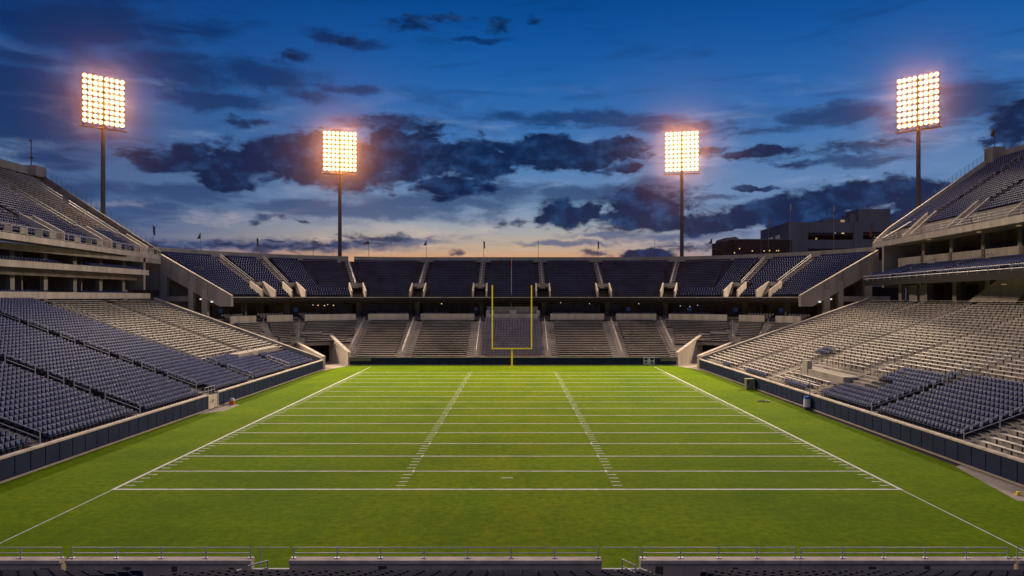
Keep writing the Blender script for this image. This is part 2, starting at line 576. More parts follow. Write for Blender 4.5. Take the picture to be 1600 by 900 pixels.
def place_units(units, parent, singles=300, stuffname='seat_rows'):
    """units: list of (kind, x, y, z, yaw). The `singles` that show largest become parts; the rest one part."""
    units.sort(key=lambda u: (0 if inview((u[1], u[2], u[3] + .4)) else 1, hypot(u[1], u[2])))
    for k, x, y, z, a in units[:singles]:
        link('bench' if k.startswith('bench') else 'seat', unit(k), parent, (x, y, z), a)
    by = {}
    for u in units[singles:]:
        by.setdefault(u[0], []).append(u)
    V, LT, MI, nv = [], [], [], 0
    mats = []
    for k, us in by.items():
        me = unit(k)
        n = len(me.vertices)
        co = np.empty(n * 3)
        me.vertices.foreach_get('co', co)
        co = co.reshape(-1, 3)
        li = np.empty(len(me.loops), int)
        me.loops.foreach_get('vertex_index', li)
        lt = np.empty(len(me.polygons), int)
        me.polygons.foreach_get('loop_total', lt)
        mi = np.empty(len(me.polygons), int)
        me.polygons.foreach_get('material_index', mi)
        off = len(mats)
        mats += list(me.materials)
        U = np.array([[u[1], u[2], u[3], u[4]] for u in us])
        # slight unevenness from seat to seat
        rr = np.random.default_rng(5)
        U[:, 3] += rr.normal(0, .012 if 'seat' in k else .002, len(us))
        c, s_ = np.cos(U[:, 3])[:, None], np.sin(U[:, 3])[:, None]
        x = co[None, :, 0] * c - co[None, :, 1] * s_ + U[:, 0:1]
        y = co[None, :, 0] * s_ + co[None, :, 1] * c + U[:, 1:2]
        z = co[None, :, 2] + U[:, 2:3]
        V.append(np.stack([x, y, z], 2).reshape(-1, 3))
        LI = (li[None, :] + (np.arange(len(us)) * n)[:, None]).reshape(-1) + nv
        LT.append((LI, np.tile(lt, len(us)), np.tile(mi, len(us)) + off))
        nv += n * len(us)
    if not V:
        return
    V = np.concatenate(V)
    LI = np.concatenate([a[0] for a in LT])
    T = np.concatenate([a[1] for a in LT])
    MI = np.concatenate([a[2] for a in LT])
    me = bpy.data.meshes.new(stuffname)
    me.vertices.add(len(V))
    me.vertices.foreach_set('co', V.ravel())
    me.loops.add(len(LI))
    me.loops.foreach_set('vertex_index', LI)
    me.polygons.add(len(T))
    me.polygons.foreach_set('loop_start', np.concatenate([[0], np.cumsum(T)[:-1]]))
    for m in mats:
        me.materials.append(m)
    me.polygons.foreach_set('material_index', MI)
    me.update(calc_edges=True)
    me.shade_flat()
    link(stuffname, me, parent, kind='stuff')


class Deck:
    """stepped seating between a front curve F(u) and a back curve B(u)"""

    def __init__(s, F, B, zf, zb, n, us, th=.6):
        s.F, s.B, s.zf, s.zb, s.n, s.us, s.th = F, B, zf, zb, n, sorted(set(round(u, 3) for u in us)), th
        s.rise = (zb - zf) / n

    def P(s, u, t):
        a, b = s.F(u), s.B(u)
        return (a[0] + (b[0] - a[0]) * t, a[1] + (b[1] - a[1]) * t)

    def pt(s, u, row, dz=0.0):
        p = s.P(u, row / s.n)
        return (p[0], p[1], s.zf + s.rise * row + dz)

    def fwd(s, u):
        a, b = s.F(u), s.B(u)
        return atan2(a[1] - b[1], a[0] - b[0])

    def terrace(s, parent, mats, hole=None, name='terrace', soffit='black', open_=None, dark=None):
        b = MB()
        prof = []
        for i in range(s.n):
            prof += [(i, s.zf + s.rise * i, i), (i + 1, s.zf + s.rise * i, i)]
        prof.append((s.n, s.zb, s.n - 1))
        m = len(prof)
        for u in s.us:
            for (r, z, _) in prof:
                p = s.P(u, r / s.n)
                b.v.append((p[0], p[1], z))
        for k in range(len(s.us) - 1):
            um = (s.us[k] + s.us[k + 1]) / 2
            for j in range(m - 1):
                if hole and hole(prof[j][2], um):
                    continue
                a = k * m + j
                b.f.append((a, a + 1, a + 1 + m, a + m))
                b.m.append(2 if dark and dark(prof[j][2], um) else 0)
        b.n = len(b.v)
        # soffit, front edge, back edge, ends
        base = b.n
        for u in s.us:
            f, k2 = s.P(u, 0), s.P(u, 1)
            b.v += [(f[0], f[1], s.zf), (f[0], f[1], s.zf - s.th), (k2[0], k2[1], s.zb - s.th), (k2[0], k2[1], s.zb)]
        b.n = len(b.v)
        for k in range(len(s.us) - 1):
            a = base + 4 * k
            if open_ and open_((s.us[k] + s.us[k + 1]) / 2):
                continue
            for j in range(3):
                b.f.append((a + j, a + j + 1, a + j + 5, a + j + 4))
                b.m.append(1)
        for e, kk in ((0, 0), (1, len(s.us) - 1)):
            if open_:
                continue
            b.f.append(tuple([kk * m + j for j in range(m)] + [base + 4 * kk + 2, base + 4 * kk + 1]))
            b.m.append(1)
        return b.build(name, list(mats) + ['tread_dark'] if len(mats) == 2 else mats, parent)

    def units(s, kindf, rows=None, out=None):
        """kindf(row,u) -> unit kind or None"""
        out = [] if out is None else out
        uu = np.linspace(s.us[0], s.us[-1], int((s.us[-1] - s.us[0]) / .1) + 2)
        for i in (rows or range(s.n)):
            t = (i + .60) / s.n
            pts = np.array([s.P(u, t) for u in uu])
            L = np.concatenate([[0], np.cumsum(np.hypot(*(np.diff(pts, axis=0).T)))])
            kinds = [kindf(i, u) for u in uu]
            j = 0
            while j < len(uu):
                if kinds[j] is None:
                    j += 1
                    continue
                e = j
                while e + 1 < len(uu) and kinds[e + 1] == kinds[j]:
                    e += 1
                k = kinds[j]
                ln = L[e] - L[j]
                pt = PITCH[k]
                n = int(ln / pt)
                if n:
                    st = L[j] + (ln - n * pt) / 2 + pt / 2
                    for q in range(n):
                        l = st + q * pt
                        u = float(np.interp(l, L, uu))
                        p = s.P(u, t)
                        # facing: normal of the row path
                        pa, pb = s.P(u - .2, t), s.P(u + .2, t)
                        nx, ny = -(pb[1] - pa[1]), pb[0] - pa[0]
                        fw = s.fwd(u)
                        if nx * cos(fw) + ny * sin(fw) < 0:
                            nx, ny = -nx, -ny
                        out.append((k, p[0], p[1], s.zf + s.rise * i, atan2(ny, nx)))
                j = e + 1
        return out

    def strip(s, u):   # unit vector along the rows at u
        a, b = s.P(u - .1, .5), s.P(u + .1, .5)
        L = hypot(b[0] - a[0], b[1] - a[1])
        return ((b[0] - a[0]) / L, (b[1] - a[1]) / L)

    def aisle_steps(s, parent, aisles, r0=0, w=1.1, m='stair'):
        for u, ra in aisles:
            b = MB()
            for i in range(max(r0, ra), s.n):
                p, q = s.P(u, (i + .5) / s.n), s.P(u, (i + 1.0) / s.n)
                b.obox(p, (p[0] + (q[0] - p[0]) * .98, p[1] + (q[1] - p[1]) * .98), w, s.zf + s.rise * i + .003, s.zf + s.rise * (i + .5))
                q0 = s.P(u, (i + .02) / s.n)
                b.obox(q0, (p[0] - (p[0] - q0[0]) * .03, p[1] - (p[1] - q0[1]) * .03), w, s.zf + s.rise * i + .003, s.zf + s.rise * i + .03)
            b.build('stair_flight', m, parent)

    def rail(s, parent, u, r0, r1, h=.92, rad=.036, mat_='steel'):
        b = MB()
        pa, pb = s.pt(u, r0), s.pt(u, r1)
        n = max(1, int(round((r1 - r0) / 4)))
        for dz in (h, h * .52):
            b.tube((pa[0], pa[1], pa[2] + dz), (pb[0], pb[1], pb[2] + dz), rad, 5)
        for k in range(n + 1):
            c = s.pt(u, r0 + (r1 - r0) * k / n)
            b.tube((c[0], c[1], c[2] - .05), (c[0], c[1], c[2] + h), rad, 5)
        b.build('handrail', mat_, parent)

    def vomitory(s, parent, u, w, r1, mats='concrete_pale', wh=1.0):
        d = s.strip(u)
        fl = s.zf + .01
        for sg in (-1, 1):
            b = MB()
            a = s.pt(u, 0.15)
            c = s.pt(u, r1)
            ox, oy = d[0] * sg * w, d[1] * sg * w
            poly = [(a[0] + ox, a[1] + oy, fl - .3), (c[0] + ox, c[1] + oy, fl - .3), (c[0] + ox, c[1] + oy, c[2] + wh + .1), (a[0] + ox, a[1] + oy, fl + wh + .25)]
            b.prism(poly, (d[0] * .24 * sg, d[1] * .24 * sg, 0))
            b.build('stair_wall', mats, parent)
        c = s.pt(u, r1)
        hd = MB()
        p = (c[0] - d[0] * w, c[1] - d[1] * w)
        q = (c[0] + d[0] * w, c[1] + d[1] * w)
        hd.obox(p, q, .22, min(fl + 2.1, c[2] + .3), c[2] + wh - .05)
        hd.build('doorway_header', 'concrete', parent)
        fw = s.fwd(u)
        k = MB()
        bx, by = -cos(fw), -sin(fw)
        k.obox((p[0] + bx * 1.2, p[1] + by * 1.2), (q[0] + bx * 1.2, q[1] + by * 1.2), .1, fl - .3, min(fl + 2.1, c[2] + .3) + .2)
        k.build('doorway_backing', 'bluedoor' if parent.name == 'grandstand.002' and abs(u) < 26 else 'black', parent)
        f = MB()
        a = s.pt(u, 0.02)
        f.obox((a[0], a[1]), (c[0] + bx * 1.15, c[1] + by * 1.15), 2 * w, fl - .3, fl)
        f.build('doorway_floor', 'concrete_dark', parent)


def arange(a, b, st):
    return list(np.arange(a, b, st)) + [b]


# ================================================================== ground and field
g = MB()
g.add([(-2500, -400, -.02), (2500, -400, -.02), (2500, 4000, -.02), (-2500, 4000, -.02)], [(0, 1, 2, 3)])
g.build('ground', 'tarmac', kind='structure')
CX = -.55


def wallL(y):
    return -33.0 + (y - 45) * .0155


def wallR(y):
    return 31.9 - (y - 44) * .0149


a = MB()
a.add([(-45, 100, -.008), (45, 100, -.008), (45, 140, -.008), (-45, 140, -.008)], [(0, 1, 2, 3)])
a.build('tunnel_apron', 'apron', kind='structure')
f = MB()
f.add([(wallL(28) + .15, 28.6, .004), (wallR(28) - .9, 28.6, .004), (wallR(70) - .75, 70, .004), (wallR(112) - .25, 112, .004), (wallR(117) - 1.2, 118, .004), (27.6, 123.7, .004), (-28.9, 123.7, .004), (wallL(117) + 1.2, 118, .004), (wallL(112) + .15, 112, .004)],
      [tuple(range(9))])
field = f.build('playing_field', 'grass', kind='structure')
mk = .012


def line(name, x0, x1, y0, y1, z=mk):
    MB().box(x0, x1, y0, y1, .005, z).build(name, 'white', field)


XL, XR = CX - 24.39, CX + 24.39
lines_y = [43.61 + 4.572 * k for k in range(16)]


def wavy(name, x0, x1, y, w):
    b = MB()
    n = 60
    rr = random.Random(int(y * 10))
    wl = [rr.uniform(-.015, .015) for _ in range(n + 1)]
    for k in range(n):
        xa, xb = x0 + (x1 - x0) * k / n, x0 + (x1 - x0) * (k + 1) / n
        ya, yb = y + wl[k], y + wl[k + 1]
        ww = w * rr.uniform(.82, 1.1) / 2
        b.add([(xa, ya - ww, mk), (xb, yb - ww, mk), (xb, yb + ww, mk), (xa, ya + ww, mk)], [(0, 1, 2, 3)])
    b.build(name, 'white', field)


for k, y in enumerate(lines_y):
    wavy('yard_line', XL + .06, XR - .06, y, .24 if k == 0 else (.17 if k < 8 else .15))
for X0 in (XL, XR):
    MB().box(X0 - .10, X0 + .10, 43.5, 112.3, .005, .016).build('sideline', 'white', field)
    MB().box(X0 - .035, X0 + .035, 33.0, 43.49, .005, .010).build('end_zone_line', 'white', field)
    MB().box(X0 - .05, X0 + .05, 112.31, 121, .005, .010).build('end_zone_line', 'white', field)
hm = MB().box(-.31, .31, -.055, .055, .005, mk).mesh('hash_mark', 'white')
tk = MB().box(-.055, .055, -.3, .3, .005, .018).mesh('line_tick', 'white')
for k in range(15):
    for j in range(1, 5):
        y = lines_y[k] + j * .9144
        for x in (CX - 6.72, CX + 6.98):
            link('hash_mark', hm, field, (x, y, 0))
        if k < 15:
            for x in (XL + .55, XR - .55):
                link('hash_mark', hm, field, (x, y, .0))
for y in lines_y[1:]:
    for x in (CX - 6.46, CX + 6.72):
        link('line_tick', tk, field, (x, y, 0))
for y in (46.4, 107):
    MB().box(-.95, -.2, y - .07, y + .07, .005, mk).build('centre_mark', 'white', field)

# ================================================================== field walls


def field_wall(p, q, h, label, pitch, side, name='field_wall', gaps=(), cap='concrete_cap'):
    t = thing(name, label, 'wall', (p[0], p[1], 0))
    dx, dy = q[0] - p[0], q[1] - p[1]
    L = hypot(dx, dy)
    ux, uy = dx / L, dy / L
    nx, ny = -uy * side, ux * side          # towards the field
    def at(s, o=0):
        return (ux * s + nx * o, uy * s + ny * o)
    segs, s0 = [], 0.
    for a_, b_ in sorted(gaps):
        segs.append((s0, a_))
        s0 = b_
    segs.append((s0, L))
    for s0, s1 in segs:
        MB().obox(at(s0, -.12), at(s1, -.12), .22, 0, h - .02).build('wall_core', 'concrete_dark', t)
        MB().obox(at(s0, -.005), at(s1, -.005), .02, .1, h - .03).build('pad_backing', 'pad', t)
        MB().obox(at(s0, -.06), at(s1, -.06), .42, h - .015, h + .11).build('coping', cap, t)
        n = max(1, int((s1 - s0) / pitch))
        pl = (s1 - s0) / n
        pm = MB()
        z0 = .16
        g_ = pl / 2 - .004
        # padded panel with softened edges
        pm.add([(-g_, -.0, z0), (g_, 0, z0), (g_, 0, h - .05), (-g_, 0, h - .05),
                (-g_ + .04, -.07, z0 + .04), (g_ - .04, -.07, z0 + .04), (g_ - .04, -.07, h - .09), (-g_ + .04, -.07, h - .09)],
               [(4, 5, 6, 7), (0, 1, 5, 4), (1, 2, 6, 5), (2, 3, 7, 6), (3, 0, 4, 7)])
        me = pm.mesh('wall_pad', 'pad')
        ang = atan2(uy, ux) + (0 if side < 0 else pi)
        for k in range(n):
            c = at(s0 + (k + .5) * pl, .005)
            link('wall_pad', me, t, (c[0], c[1], random.uniform(-.012, .012)), ang + random.uniform(-.003, .003))
        MB().obox(at(s0, .02), at(s1, .02), .16, 0, .13).build('kerb', 'apron', t)
    return t


fwL = field_wall((wallL(30), 30), (wallL(116.4), 116.4), 1.55, 'navy padded field wall under the left hand stand, beige coping on top', 1.45, -1, gaps=((44.3, 46.6),))
fwR = field_wall((wallR(30), 30), (wallR(118), 118), 1.55, 'navy padded field wall below the right hand stand', 1.45, 1)
fwE = field_wall((-29.3, 124), (28.3, 124), 1.35, 'navy padded wall behind the goalpost at the far end', 2.6, -1, cap='concrete')

# gate in the left wall
gt = thing('field_gate', 'beige gate with a dark emblem in the left field wall', 'gate', (wallL(75.5), 75.5, 0))
MB().box(-.06, .06, -1.12, 1.12, .06, 1.5).build('gate_leaf', 'concrete_cap', gt)
for y in (-1.2, 1.2):
    MB().box(-.1, .12, y - .06, y + .06, 0, 1.72).build('gate_post', 'concrete_pale', gt)
e = MB()
for k in range(5):
    e.add([(.064, -.25 + .1 * k, .8 - .06 * k), (.064, .0 + .06 * k, 1.05 + .02 * k), (.064, .05 + .04 * k, .95), (.064, -.12 + .1 * k, .68)], [(0, 1, 2, 3)])
    break
e.add([(.064, -.3, .75), (.064, .05, .7), (.064, .28, 1.0), (.064, -.05, .88)], [(0, 1, 2, 3)])
e.build('gate_emblem', 'darksteel', gt)
rl = MB()
for y in (-1.2, -.4, .4, 1.2):
    rl.tube((-.3, y, 1.5), (-.3, y, 2.35), .03, 5)
for z in (1.95, 2.35):
    rl.tube((-.3, -1.2, z), (-.3, 1.2, z), .03, 5)
rl.build('gate_rail', 'steel', gt)
MB().add([(wallL(76) + .1, 71.5, .01), (wallL(76) + 1.9, 74, .01), (wallL(76) + 1.9, 78.2, .01), (wallL(76) + .1, 79, .01)], [(0, 1, 2, 3)]).build('concrete_pad', 'apron', kind='structure')
MB().add([(wallR(42) - 2.6, 41.2, .01), (wallR(42) - .2, 40, .01), (wallR(50) - .2, 50, .01), (wallR(50) - .9, 49.5, .01)], [(0, 1, 2, 3)]).build('drain_strip', 'apron', kind='structure')

# sign board on the far wall
sb = thing('sign_board', 'small white sign with two dark emblems on the far padded wall', 'sign', (20 * 1.0 + 3.42, 123.84, 0))
MB().box(-.98, .98, -.05, .0, .04, 1.42).build('board', 'boards', sb)
m_ = MB()
for sg in (-1, 1):
    for pts in ([(.1, 1.3), (.9, 1.32), (.86, 1.0), (.5, .8), (.3, .92)], [(.28, .7), (.7, .66), (.9, .45), (.35, .38)], [(.05, .28), (.9, .28), (.9, .2), (.05, .2)]):
        m_.add([(sg * x, -.054, z) for x, z in pts], [tuple(range(len(pts)))])
m_.build('board_print', 'pad', sb)
MB().box(-3.98, -3.93, 123.85, 123.9, .1, 1.4).build('wall_stripe', 'bluepaint', None)
bpy.data.objects['wall_stripe'].parent = fwE
bpy.data.objects['wall_stripe'].location = (29.3, -124, 0)

# ================================================================== left stand
AL = [49.5, 62.3, 75.5, 88, 101.5]
stL = thing('grandstand', 'left grandstand with navy lower seats, loggia levels and steep upper deck', 'grandstand', (wallL(80), 80, 0))
stL_off = None


def reparent_world(root):
    """children were modelled in world coordinates: keep them there"""
    lx, ly, lz = root.location
    for o in [x for x in bpy.data.objects if x.parent == root]:
        o.location = (o.location[0] - lx, o.location[1] - ly, o.location[2] - lz)


usL = sorted(set([34, 88] + list(np.arange(36, 116, 4)) + [116]))
dL = Deck(lambda u: (wallL(u) - .35, u), lambda u: (-59.8, u), 1.45, 11.35, 38, usL)
dL.terrace(stL, ['tread', 'concrete_dark'], dark=lambda i, u: u < 88 or i < 8)


def near(u, lst, w):
    return any(abs(u - a_) < w for a_ in lst)


def kL(i, u):
    if u < 36 or near(u, AL, .6 if (u < 89 or i < 9) else .25):
        return None
    if u < 88:
        if 74 < u < 77 and i < 2:
            return None
        return 'seat'
    if i < 9 and u < 101.5:
        if i > 6 and u > 96:
            return None
        return 'seat'
    if i < 7 and u < 113:
        return None if (i == 6 and u > 106) else 'seat'
    if 8 <= i < 11 and 96 < u < 113:
        return None if i < 10 else 'bench'
    if i < 8:
        return None
    return 'bench'


allL = dL.units(kL)
sL = [u for u in allL if u[0] == 'seat']
bL = [u for u in allL if u[0] == 'bench']
dL.aisle_steps(stL, [(u, 0) for u in AL], m='tread')
for u in AL:
    r = 0.3 if u != 75.5 else 2
    k = 0
    while r < 36 and (u < 89 or r < 9):
        ln = [4.4, 2.0, 2.0, 3.8, 2.2, 3.0][k % 6]
        dL.rail(stL, u + .05, r, min(r + ln, 37.5))
        r += ln + [1.9, 1.3, 1.6, 1.4][k % 4]
        k += 1
# slab platform in the far part
p = dL.pt(104, 8)
MB().box(p[0] - 1.6, p[0] + .2, 96.5, 113, p[2] - .1, p[2] + .6).build('platform', 'concrete', stL)
b = MB()
for y in np.arange(97, 113, 1.9):
    b.tube((p[0] - .2, y, p[2] + .7), (p[0] - .2, y, p[2] + 1.7), .03, 5)
b.tube((p[0] - .2, 97, p[2] + 1.7), (p[0] - .2, 113, p[2] + 1.7), .03, 5)
b.build('platform_rail', 'steel', stL)


# end wall of lower stand (slanted)
def end_wall(stand, deck, u, th, over=.55, name='end_wall', mat_='concrete'):
    b = MB()
    a_, c = deck.pt(u, 0), deck.pt(u, deck.n)
    b.prism([(a_[0], a_[1], 0), (c[0], c[1], 0), (c[0], c[1], c[2] + over), (a_[0], a_[1], a_[2] + over)], (0, th, 0))
    b.build(name, mat_, stand)


end_wall(stL, dL, 116.02, .9)

# loggias
for (x0, x1, z0, z1, ya, yb) in ((-60.3, -60.02, 11.75, 12.62, 34, 115.6), (-60.75, -60.45, 15.6, 16.42, 34, 116)):
    n = 9
    for k in range(n):
        y0, y1 = ya + (yb - ya) * k / n + .012, ya + (yb - ya) * (k + 1) / n - .012
        MB().box(x0, x1, y0, y1, z0, z1).build('parapet_panel', 'concrete_pale', stL)
MB().box(-73, -59.9, 34, 116, 10.9, 11.3).build('loggia_floor', 'concrete_dark', stL)
MB().box(-73, -60.46, 34, 116, 15.62, 15.9).build('loggia_floor', 'concrete_dark', stL)
MB().box(-70.6, -70.2, 34, 116, 11.32, 15.6).build('back_wall', 'concrete_dark', stL)
MB().box(-70.6, -70.2, 34, 116, 15.92, 19.5).build('back_wall', 'concrete_dark', stL)
MB().box(-62.4, -61.5, 34, 122, 17.75, 18.6).build('deck_beam', 'concrete', stL)
MB().box(-63.3, -62.5, 34, 116, 14.75, 15.6).build('deck_beam', 'concrete_dark', stL)
for z0, z1 in ((11.32, 15.6), (15.92, 18.6)):
    me = MB().box(-.28, .28, -.4, .4, 0, z1 - z0).mesh('column', 'concrete')
    for k in range(13):
        link('column', me, stL, (-64.2, 114.8 - 6.35 * k, z0))
    w = MB()
    me = MB().box(0, .06, -1.7, 1.7, 0, 2.4).mesh('window', 'glass')
    for k in range(13):
        link('window', me, stL, (-70.19, 111.8 - 6.35 * k, z0 + .4))
    # partition piers between the boxes
    me = MB().box(-5.4, 0, -.12, .12, 0, z1 - z0 - .02).mesh('partition', 'concrete')
    for k in range(13):
        if k % 2:
            link('partition', me, stL, (-64.9, 111.6 - 6.35 * k, z0))
for z, xx, rows in ((11.5, -61.0, 3), (15.93, -61.3, 2)):
    for r in range(rows):
        for y in np.arange(40, 115, .55):
            if int(y / 6.35) % 4 != 3:
                sL.append(('seat_far', xx - r * .85, float(y), z + .3 * r, 0))
    MB().box(xx - 3.0, xx + .35, 38, 115.4, z - .15, z - .01).build('seat_plinth', 'concrete_dark', stL)

# upper deck
usU = sorted(set(list(np.arange(44, 124, 4)) + [124.6] + [a_ + s_ for a_ in (91.5, 105, 118.2) for s_ in (-1.3, 1.3)]))


def FU(u):
    return (-58 - (u - 79) * .1087, u)


dLU = Deck(FU, lambda u: (-84.8, u), 19.3, 33.4, 30, usU, th=1.0)
ALU = [91.5, 105, 118.2]


def holeLU(i, u):
    return i < 5 and near(u, ALU, 1.25)


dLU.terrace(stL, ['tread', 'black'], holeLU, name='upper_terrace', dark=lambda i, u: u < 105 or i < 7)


def kLU(i, u):
    if near(u, ALU, .8) or (i < 6 and near(u, ALU, 1.6)) or u > 121.2:
        return None
    if u < 105:
        return 'seat_far' if not (i > 26 and u < 92) else 'bench'
    return 'seat_far' if i < 7 else 'bench'


x_ = dLU.units(kLU)
sL += [u for u in x_ if u[0] != 'bench']
bL += [u for u in x_ if u[0] == 'bench']
dLU.aisle_steps(stL, [(u, 5) for u in ALU])
for u in ALU:
    dLU.vomitory(stL, u, 1.25, 5)
    dLU.rail(stL, u, 6, 17)
    dLU.rail(stL, u, 18.5, 29)
# fascia panels and rail in front
for k in range(10):
    u0, u1 = 44 + 8.06 * k + .012, 44 + 8.06 * (k + 1) - .012
    p, q = FU(u0), FU(u1)
    MB().obox((p[0] + .16, p[1]), (q[0] + .16, q[1]), .3, 18.55, 19.3).build('fascia_panel', 'concrete_pale', stL)
b, c = MB(), MB()
for u in np.arange(44, 123.5, 1.55):
    p = FU(u)
    b.tube((p[0] + .1, p[1], 19.3), (p[0] + .1, p[1], 20.35), .03, 5)
b.tube((*[FU(44)[0] + .1, 44], 20.35), (FU(123.5)[0] + .1, 123.5, 20.35), .035, 5)
b.tube((*[FU(44)[0] + .1, 44], 19.45), (FU(123.5)[0] + .1, 123.5, 19.45), .025, 5)
b.build('front_railing', 'steel', stL)
for k, u in enumerate(np.arange(61, 121, 3.1)):
    if near(u + .7, ALU, 1.9):
        continue
    p, q = FU(u), FU(u + 1.4)
    MB().obox((p[0] + .17, p[1]), (q[0] + .17, q[1]), .03, 19.5, 20.2).build('railing_board', 'concrete' if k % 2 else 'darksteel', stL)
# back wall and end parapet with mesh fence
MB().box(-85.2, -84.81, 44, 124.9, 28, 34.75).build('rear_wall', 'concrete', stL)
MB().box(-86.4, -83.6, 122.6, 125.3, 33.2, 35.0).build('corner_pier', 'concrete', stL)
b = MB()
a_, c_ = dLU.pt(124.65, 0), dLU.pt(124.65, 30)
b.prism([(a_[0], a_[1], a_[2] - .7), (c_[0], c_[1], c_[2] - 1.2), (c_[0], c_[1], c_[2] + .8), (a_[0], a_[1], a_[2] + .8)], (0, .35, 0))
b.build('end_parapet', 'concrete_dark', stL)


def slope_fence(stand, deck, u, r0, r1, yo, h=1.3, base=.8):
    f_ = MB()
    n = 24
    pts = [deck.pt(u, r0 + (r1 - r0) * k / n) for k in range(n + 1)]
    for p_ in pts:
        f_.tube((p_[0], p_[1] + yo, p_[2] + base), (p_[0], p_[1] + yo, p_[2] + base + h), .03, 4)
    for dz in (base + .1, base + h * .36, base + h * .68, base + h):
        f_.tube((pts[0][0], pts[0][1] + yo, pts[0][2] + dz), (pts[-1][0], pts[-1][1] + yo, pts[-1][2] + dz), .018, 4)
    f_.build('slope_fence', 'darksteel', stand)


slope_fence(stL, dLU, 124.65, 0, 29, .2)
place_units(sL, stL, 300, 'seat_rows')
place_units(bL, stL, 300, 'bench_rows')
# far end closure of the loggias and rakers carrying the upper deck
for y in np.arange(116.3, 125, 8.0):
    MB().prism([(-61.5, y, 13.2), (-72, y, 13.2), (-84, y, 30.4), (-84, y, 32.2), (-63, y, 18.45), (-61.5, y, 18.45)], (0, .6, 0)).build('raker', 'concrete', stL)
MB().box(-66.4, -65.2, 117.0, 118.2, 0, 17.7).build('column', 'concrete', stL)
for (x0, x1, z0, z1) in ((-86, -65.3, 0, 20), (-63.3, -56, 0, 17.5), (-65.28, -63.32, 0, 13.9), (-65.28, -63.32, 15.0, 17.5)):
    MB().box(x0, x1, 126.0, 126.3, z0, z1).build('gable_wall', 'concrete_dark', stL)
reparent_world(stL)

# ================================================================== right stand
AR = [50.8, 63.6, 76.5, 89.5, 102.5]
stR = thing('grandstand', 'right grandstand with tan lower benches, hanging middle tier and navy upper deck', 'grandstand', (wallR(80), 80, 0))
dR = Deck(lambda u: (wallR(u) + .35, u), lambda u: (59.4, u), 1.45, 11.3, 38, sorted(set([34, 50.8, 63.6, 73] + list(np.arange(36, 116, 4)) + [118])))
dR.terrace(stR, ['tread_pale', 'concrete_dark'], dark=lambda i, u: (50.8 < u < 63.6 and i < 12) or (63.6 < u < 73 and i < 10))


def kR(i, u):
    if u < 36 or near(u, AR, .42 if i < 13 else .22):
        return None
    if 50.8 < u < 63.6 and i < 12:
        return 'seat'
    if 63.6 < u < 74.5:
        if i < 4:
            return 'seat'
        if i < 7:
            return 'seat' if u < 69 else None
        if i < 11:
            return 'seat' if u < 72.3 else 'bench'
        if i == 11 and u < 66:
            return 'seat'
    if 74.5 < u < 88 and 4 <= i < 9:
        return None
    if 74.5 < u < 78 and i < 4:
        return None
    if i == 0 and (78 < u < 84 or 90 < u < 98 or 104 < u < 108):
        return 'seat'
    if i == 0 and u > 77:
        return None
    if i in (11, 12) and 90.3 < u < 94:
        return 'seat'
    return 'bench'


allR = dR.units(kR)
sR = [u for u in allR if u[0] == 'seat']
bR = [u for u in allR if u[0] == 'bench']
dR.aisle_steps(stR, [(u, 0) for u in AR], m='tread_pale', w=.8)
for (u, r0, r1) in ((50.8, .3, 7.6), (63.6, .3, 6.8), (63.6, 8, 9.8), (63.6, 11, 13.0), (63.6, 14.5, 20), (50.8, 16, 22), (76.5, 10, 15), (89.5, 12, 16), (50.8, 24, 29), (63.6, 24, 28)):
    dR.rail(stR, u + .05, r0, r1)
# accessible platform: pale slab, benches before it, tall rail posts behind
p = dR.pt(80, 5)
MB().box(p[0], p[0] + 2.7, 76.0, 87.6, p[2] - .4, p[2] + .55).build('platform', 'concrete', stR)
MB().box(p[0] - .1, p[0] + .5, 85.2, 86.6, p[2] - .3, p[2] + 1.5).build('platform_hut', 'concrete', stR)
b = MB()
for y in np.arange(74, 89, 1.5):
    b.tube((p[0] + 2.7, y, p[2] + .8), (p[0] + 2.7, y, p[2] + 2.6), .03, 5)
for z in (1.7, 2.1, 2.6):
    b.tube((p[0] + 2.7, 74, p[2] + z), (p[0] + 2.7, 88.4, p[2] + z), .02, 5)
b.build('platform_rail', 'darksteel', stR)
for r in range(2):
    q = dR.pt(80, 1.6 + 1.6 * r)
    for y in np.arange(77.4, 87, 2.42):
        bR.append(('bench', q[0], float(y), q[2] + .05, pi))
b = MB()
a_, c = dR.pt(118.02, 0), dR.pt(118.02, dR.n)
b.prism([(a_[0], a_[1], 0), (c[0], c[1], 0), (c[0], c[1], c[2] + .55), (a_[0], a_[1], a_[2] + .55)], (0, .9, 0))
b.build('end_wall', 'concrete', stR)

# concourse behind the lower tier
MB().box(59.5, 74, 34, 118, 10.9, 11.25).build('concourse_floor', 'concrete_dark', stR)
MB().box(67.6, 68, 34, 118, 11.27, 16.5).build('back_wall', 'concrete_dark', stR)
me = MB().box(-.35, .35, -.45, .45, 0, 3.6).mesh('column', 'concrete')
for k, y in enumerate(np.arange(58, 118, 7.1)):
    link('column', me, stR, (63.0, float(y), 11.27))
me = MB().box(-.1, .1, -1.6, 1.6, 0, 2.6).mesh('wall_panel', 'concrete_pale')
for y in (109.5, 113.5, 82.3):
    link('wall_panel', me, stR, (63.9, y, 11.27))
me = MB().box(-.06, 0, -1.3, 1.3, 0, 2.0).mesh('window', 'glass')
for k, y in enumerate(np.arange(58, 117, 4.2)):
    link('window', me, stR, (67.59, float(y), 11.9))
# stair ramp seen under the tier
MB().prism([(62.5, 88, 11.3), (62.5, 97.5, 11.3), (62.5, 90.5, 14.6), (62.5, 84, 14.6)], (1.4, 0, 0)).build('stair_ramp', 'concrete_pale', stR)


# middle tier
def FM(u):
    return (52.5 + (u - 73) * .131, u)


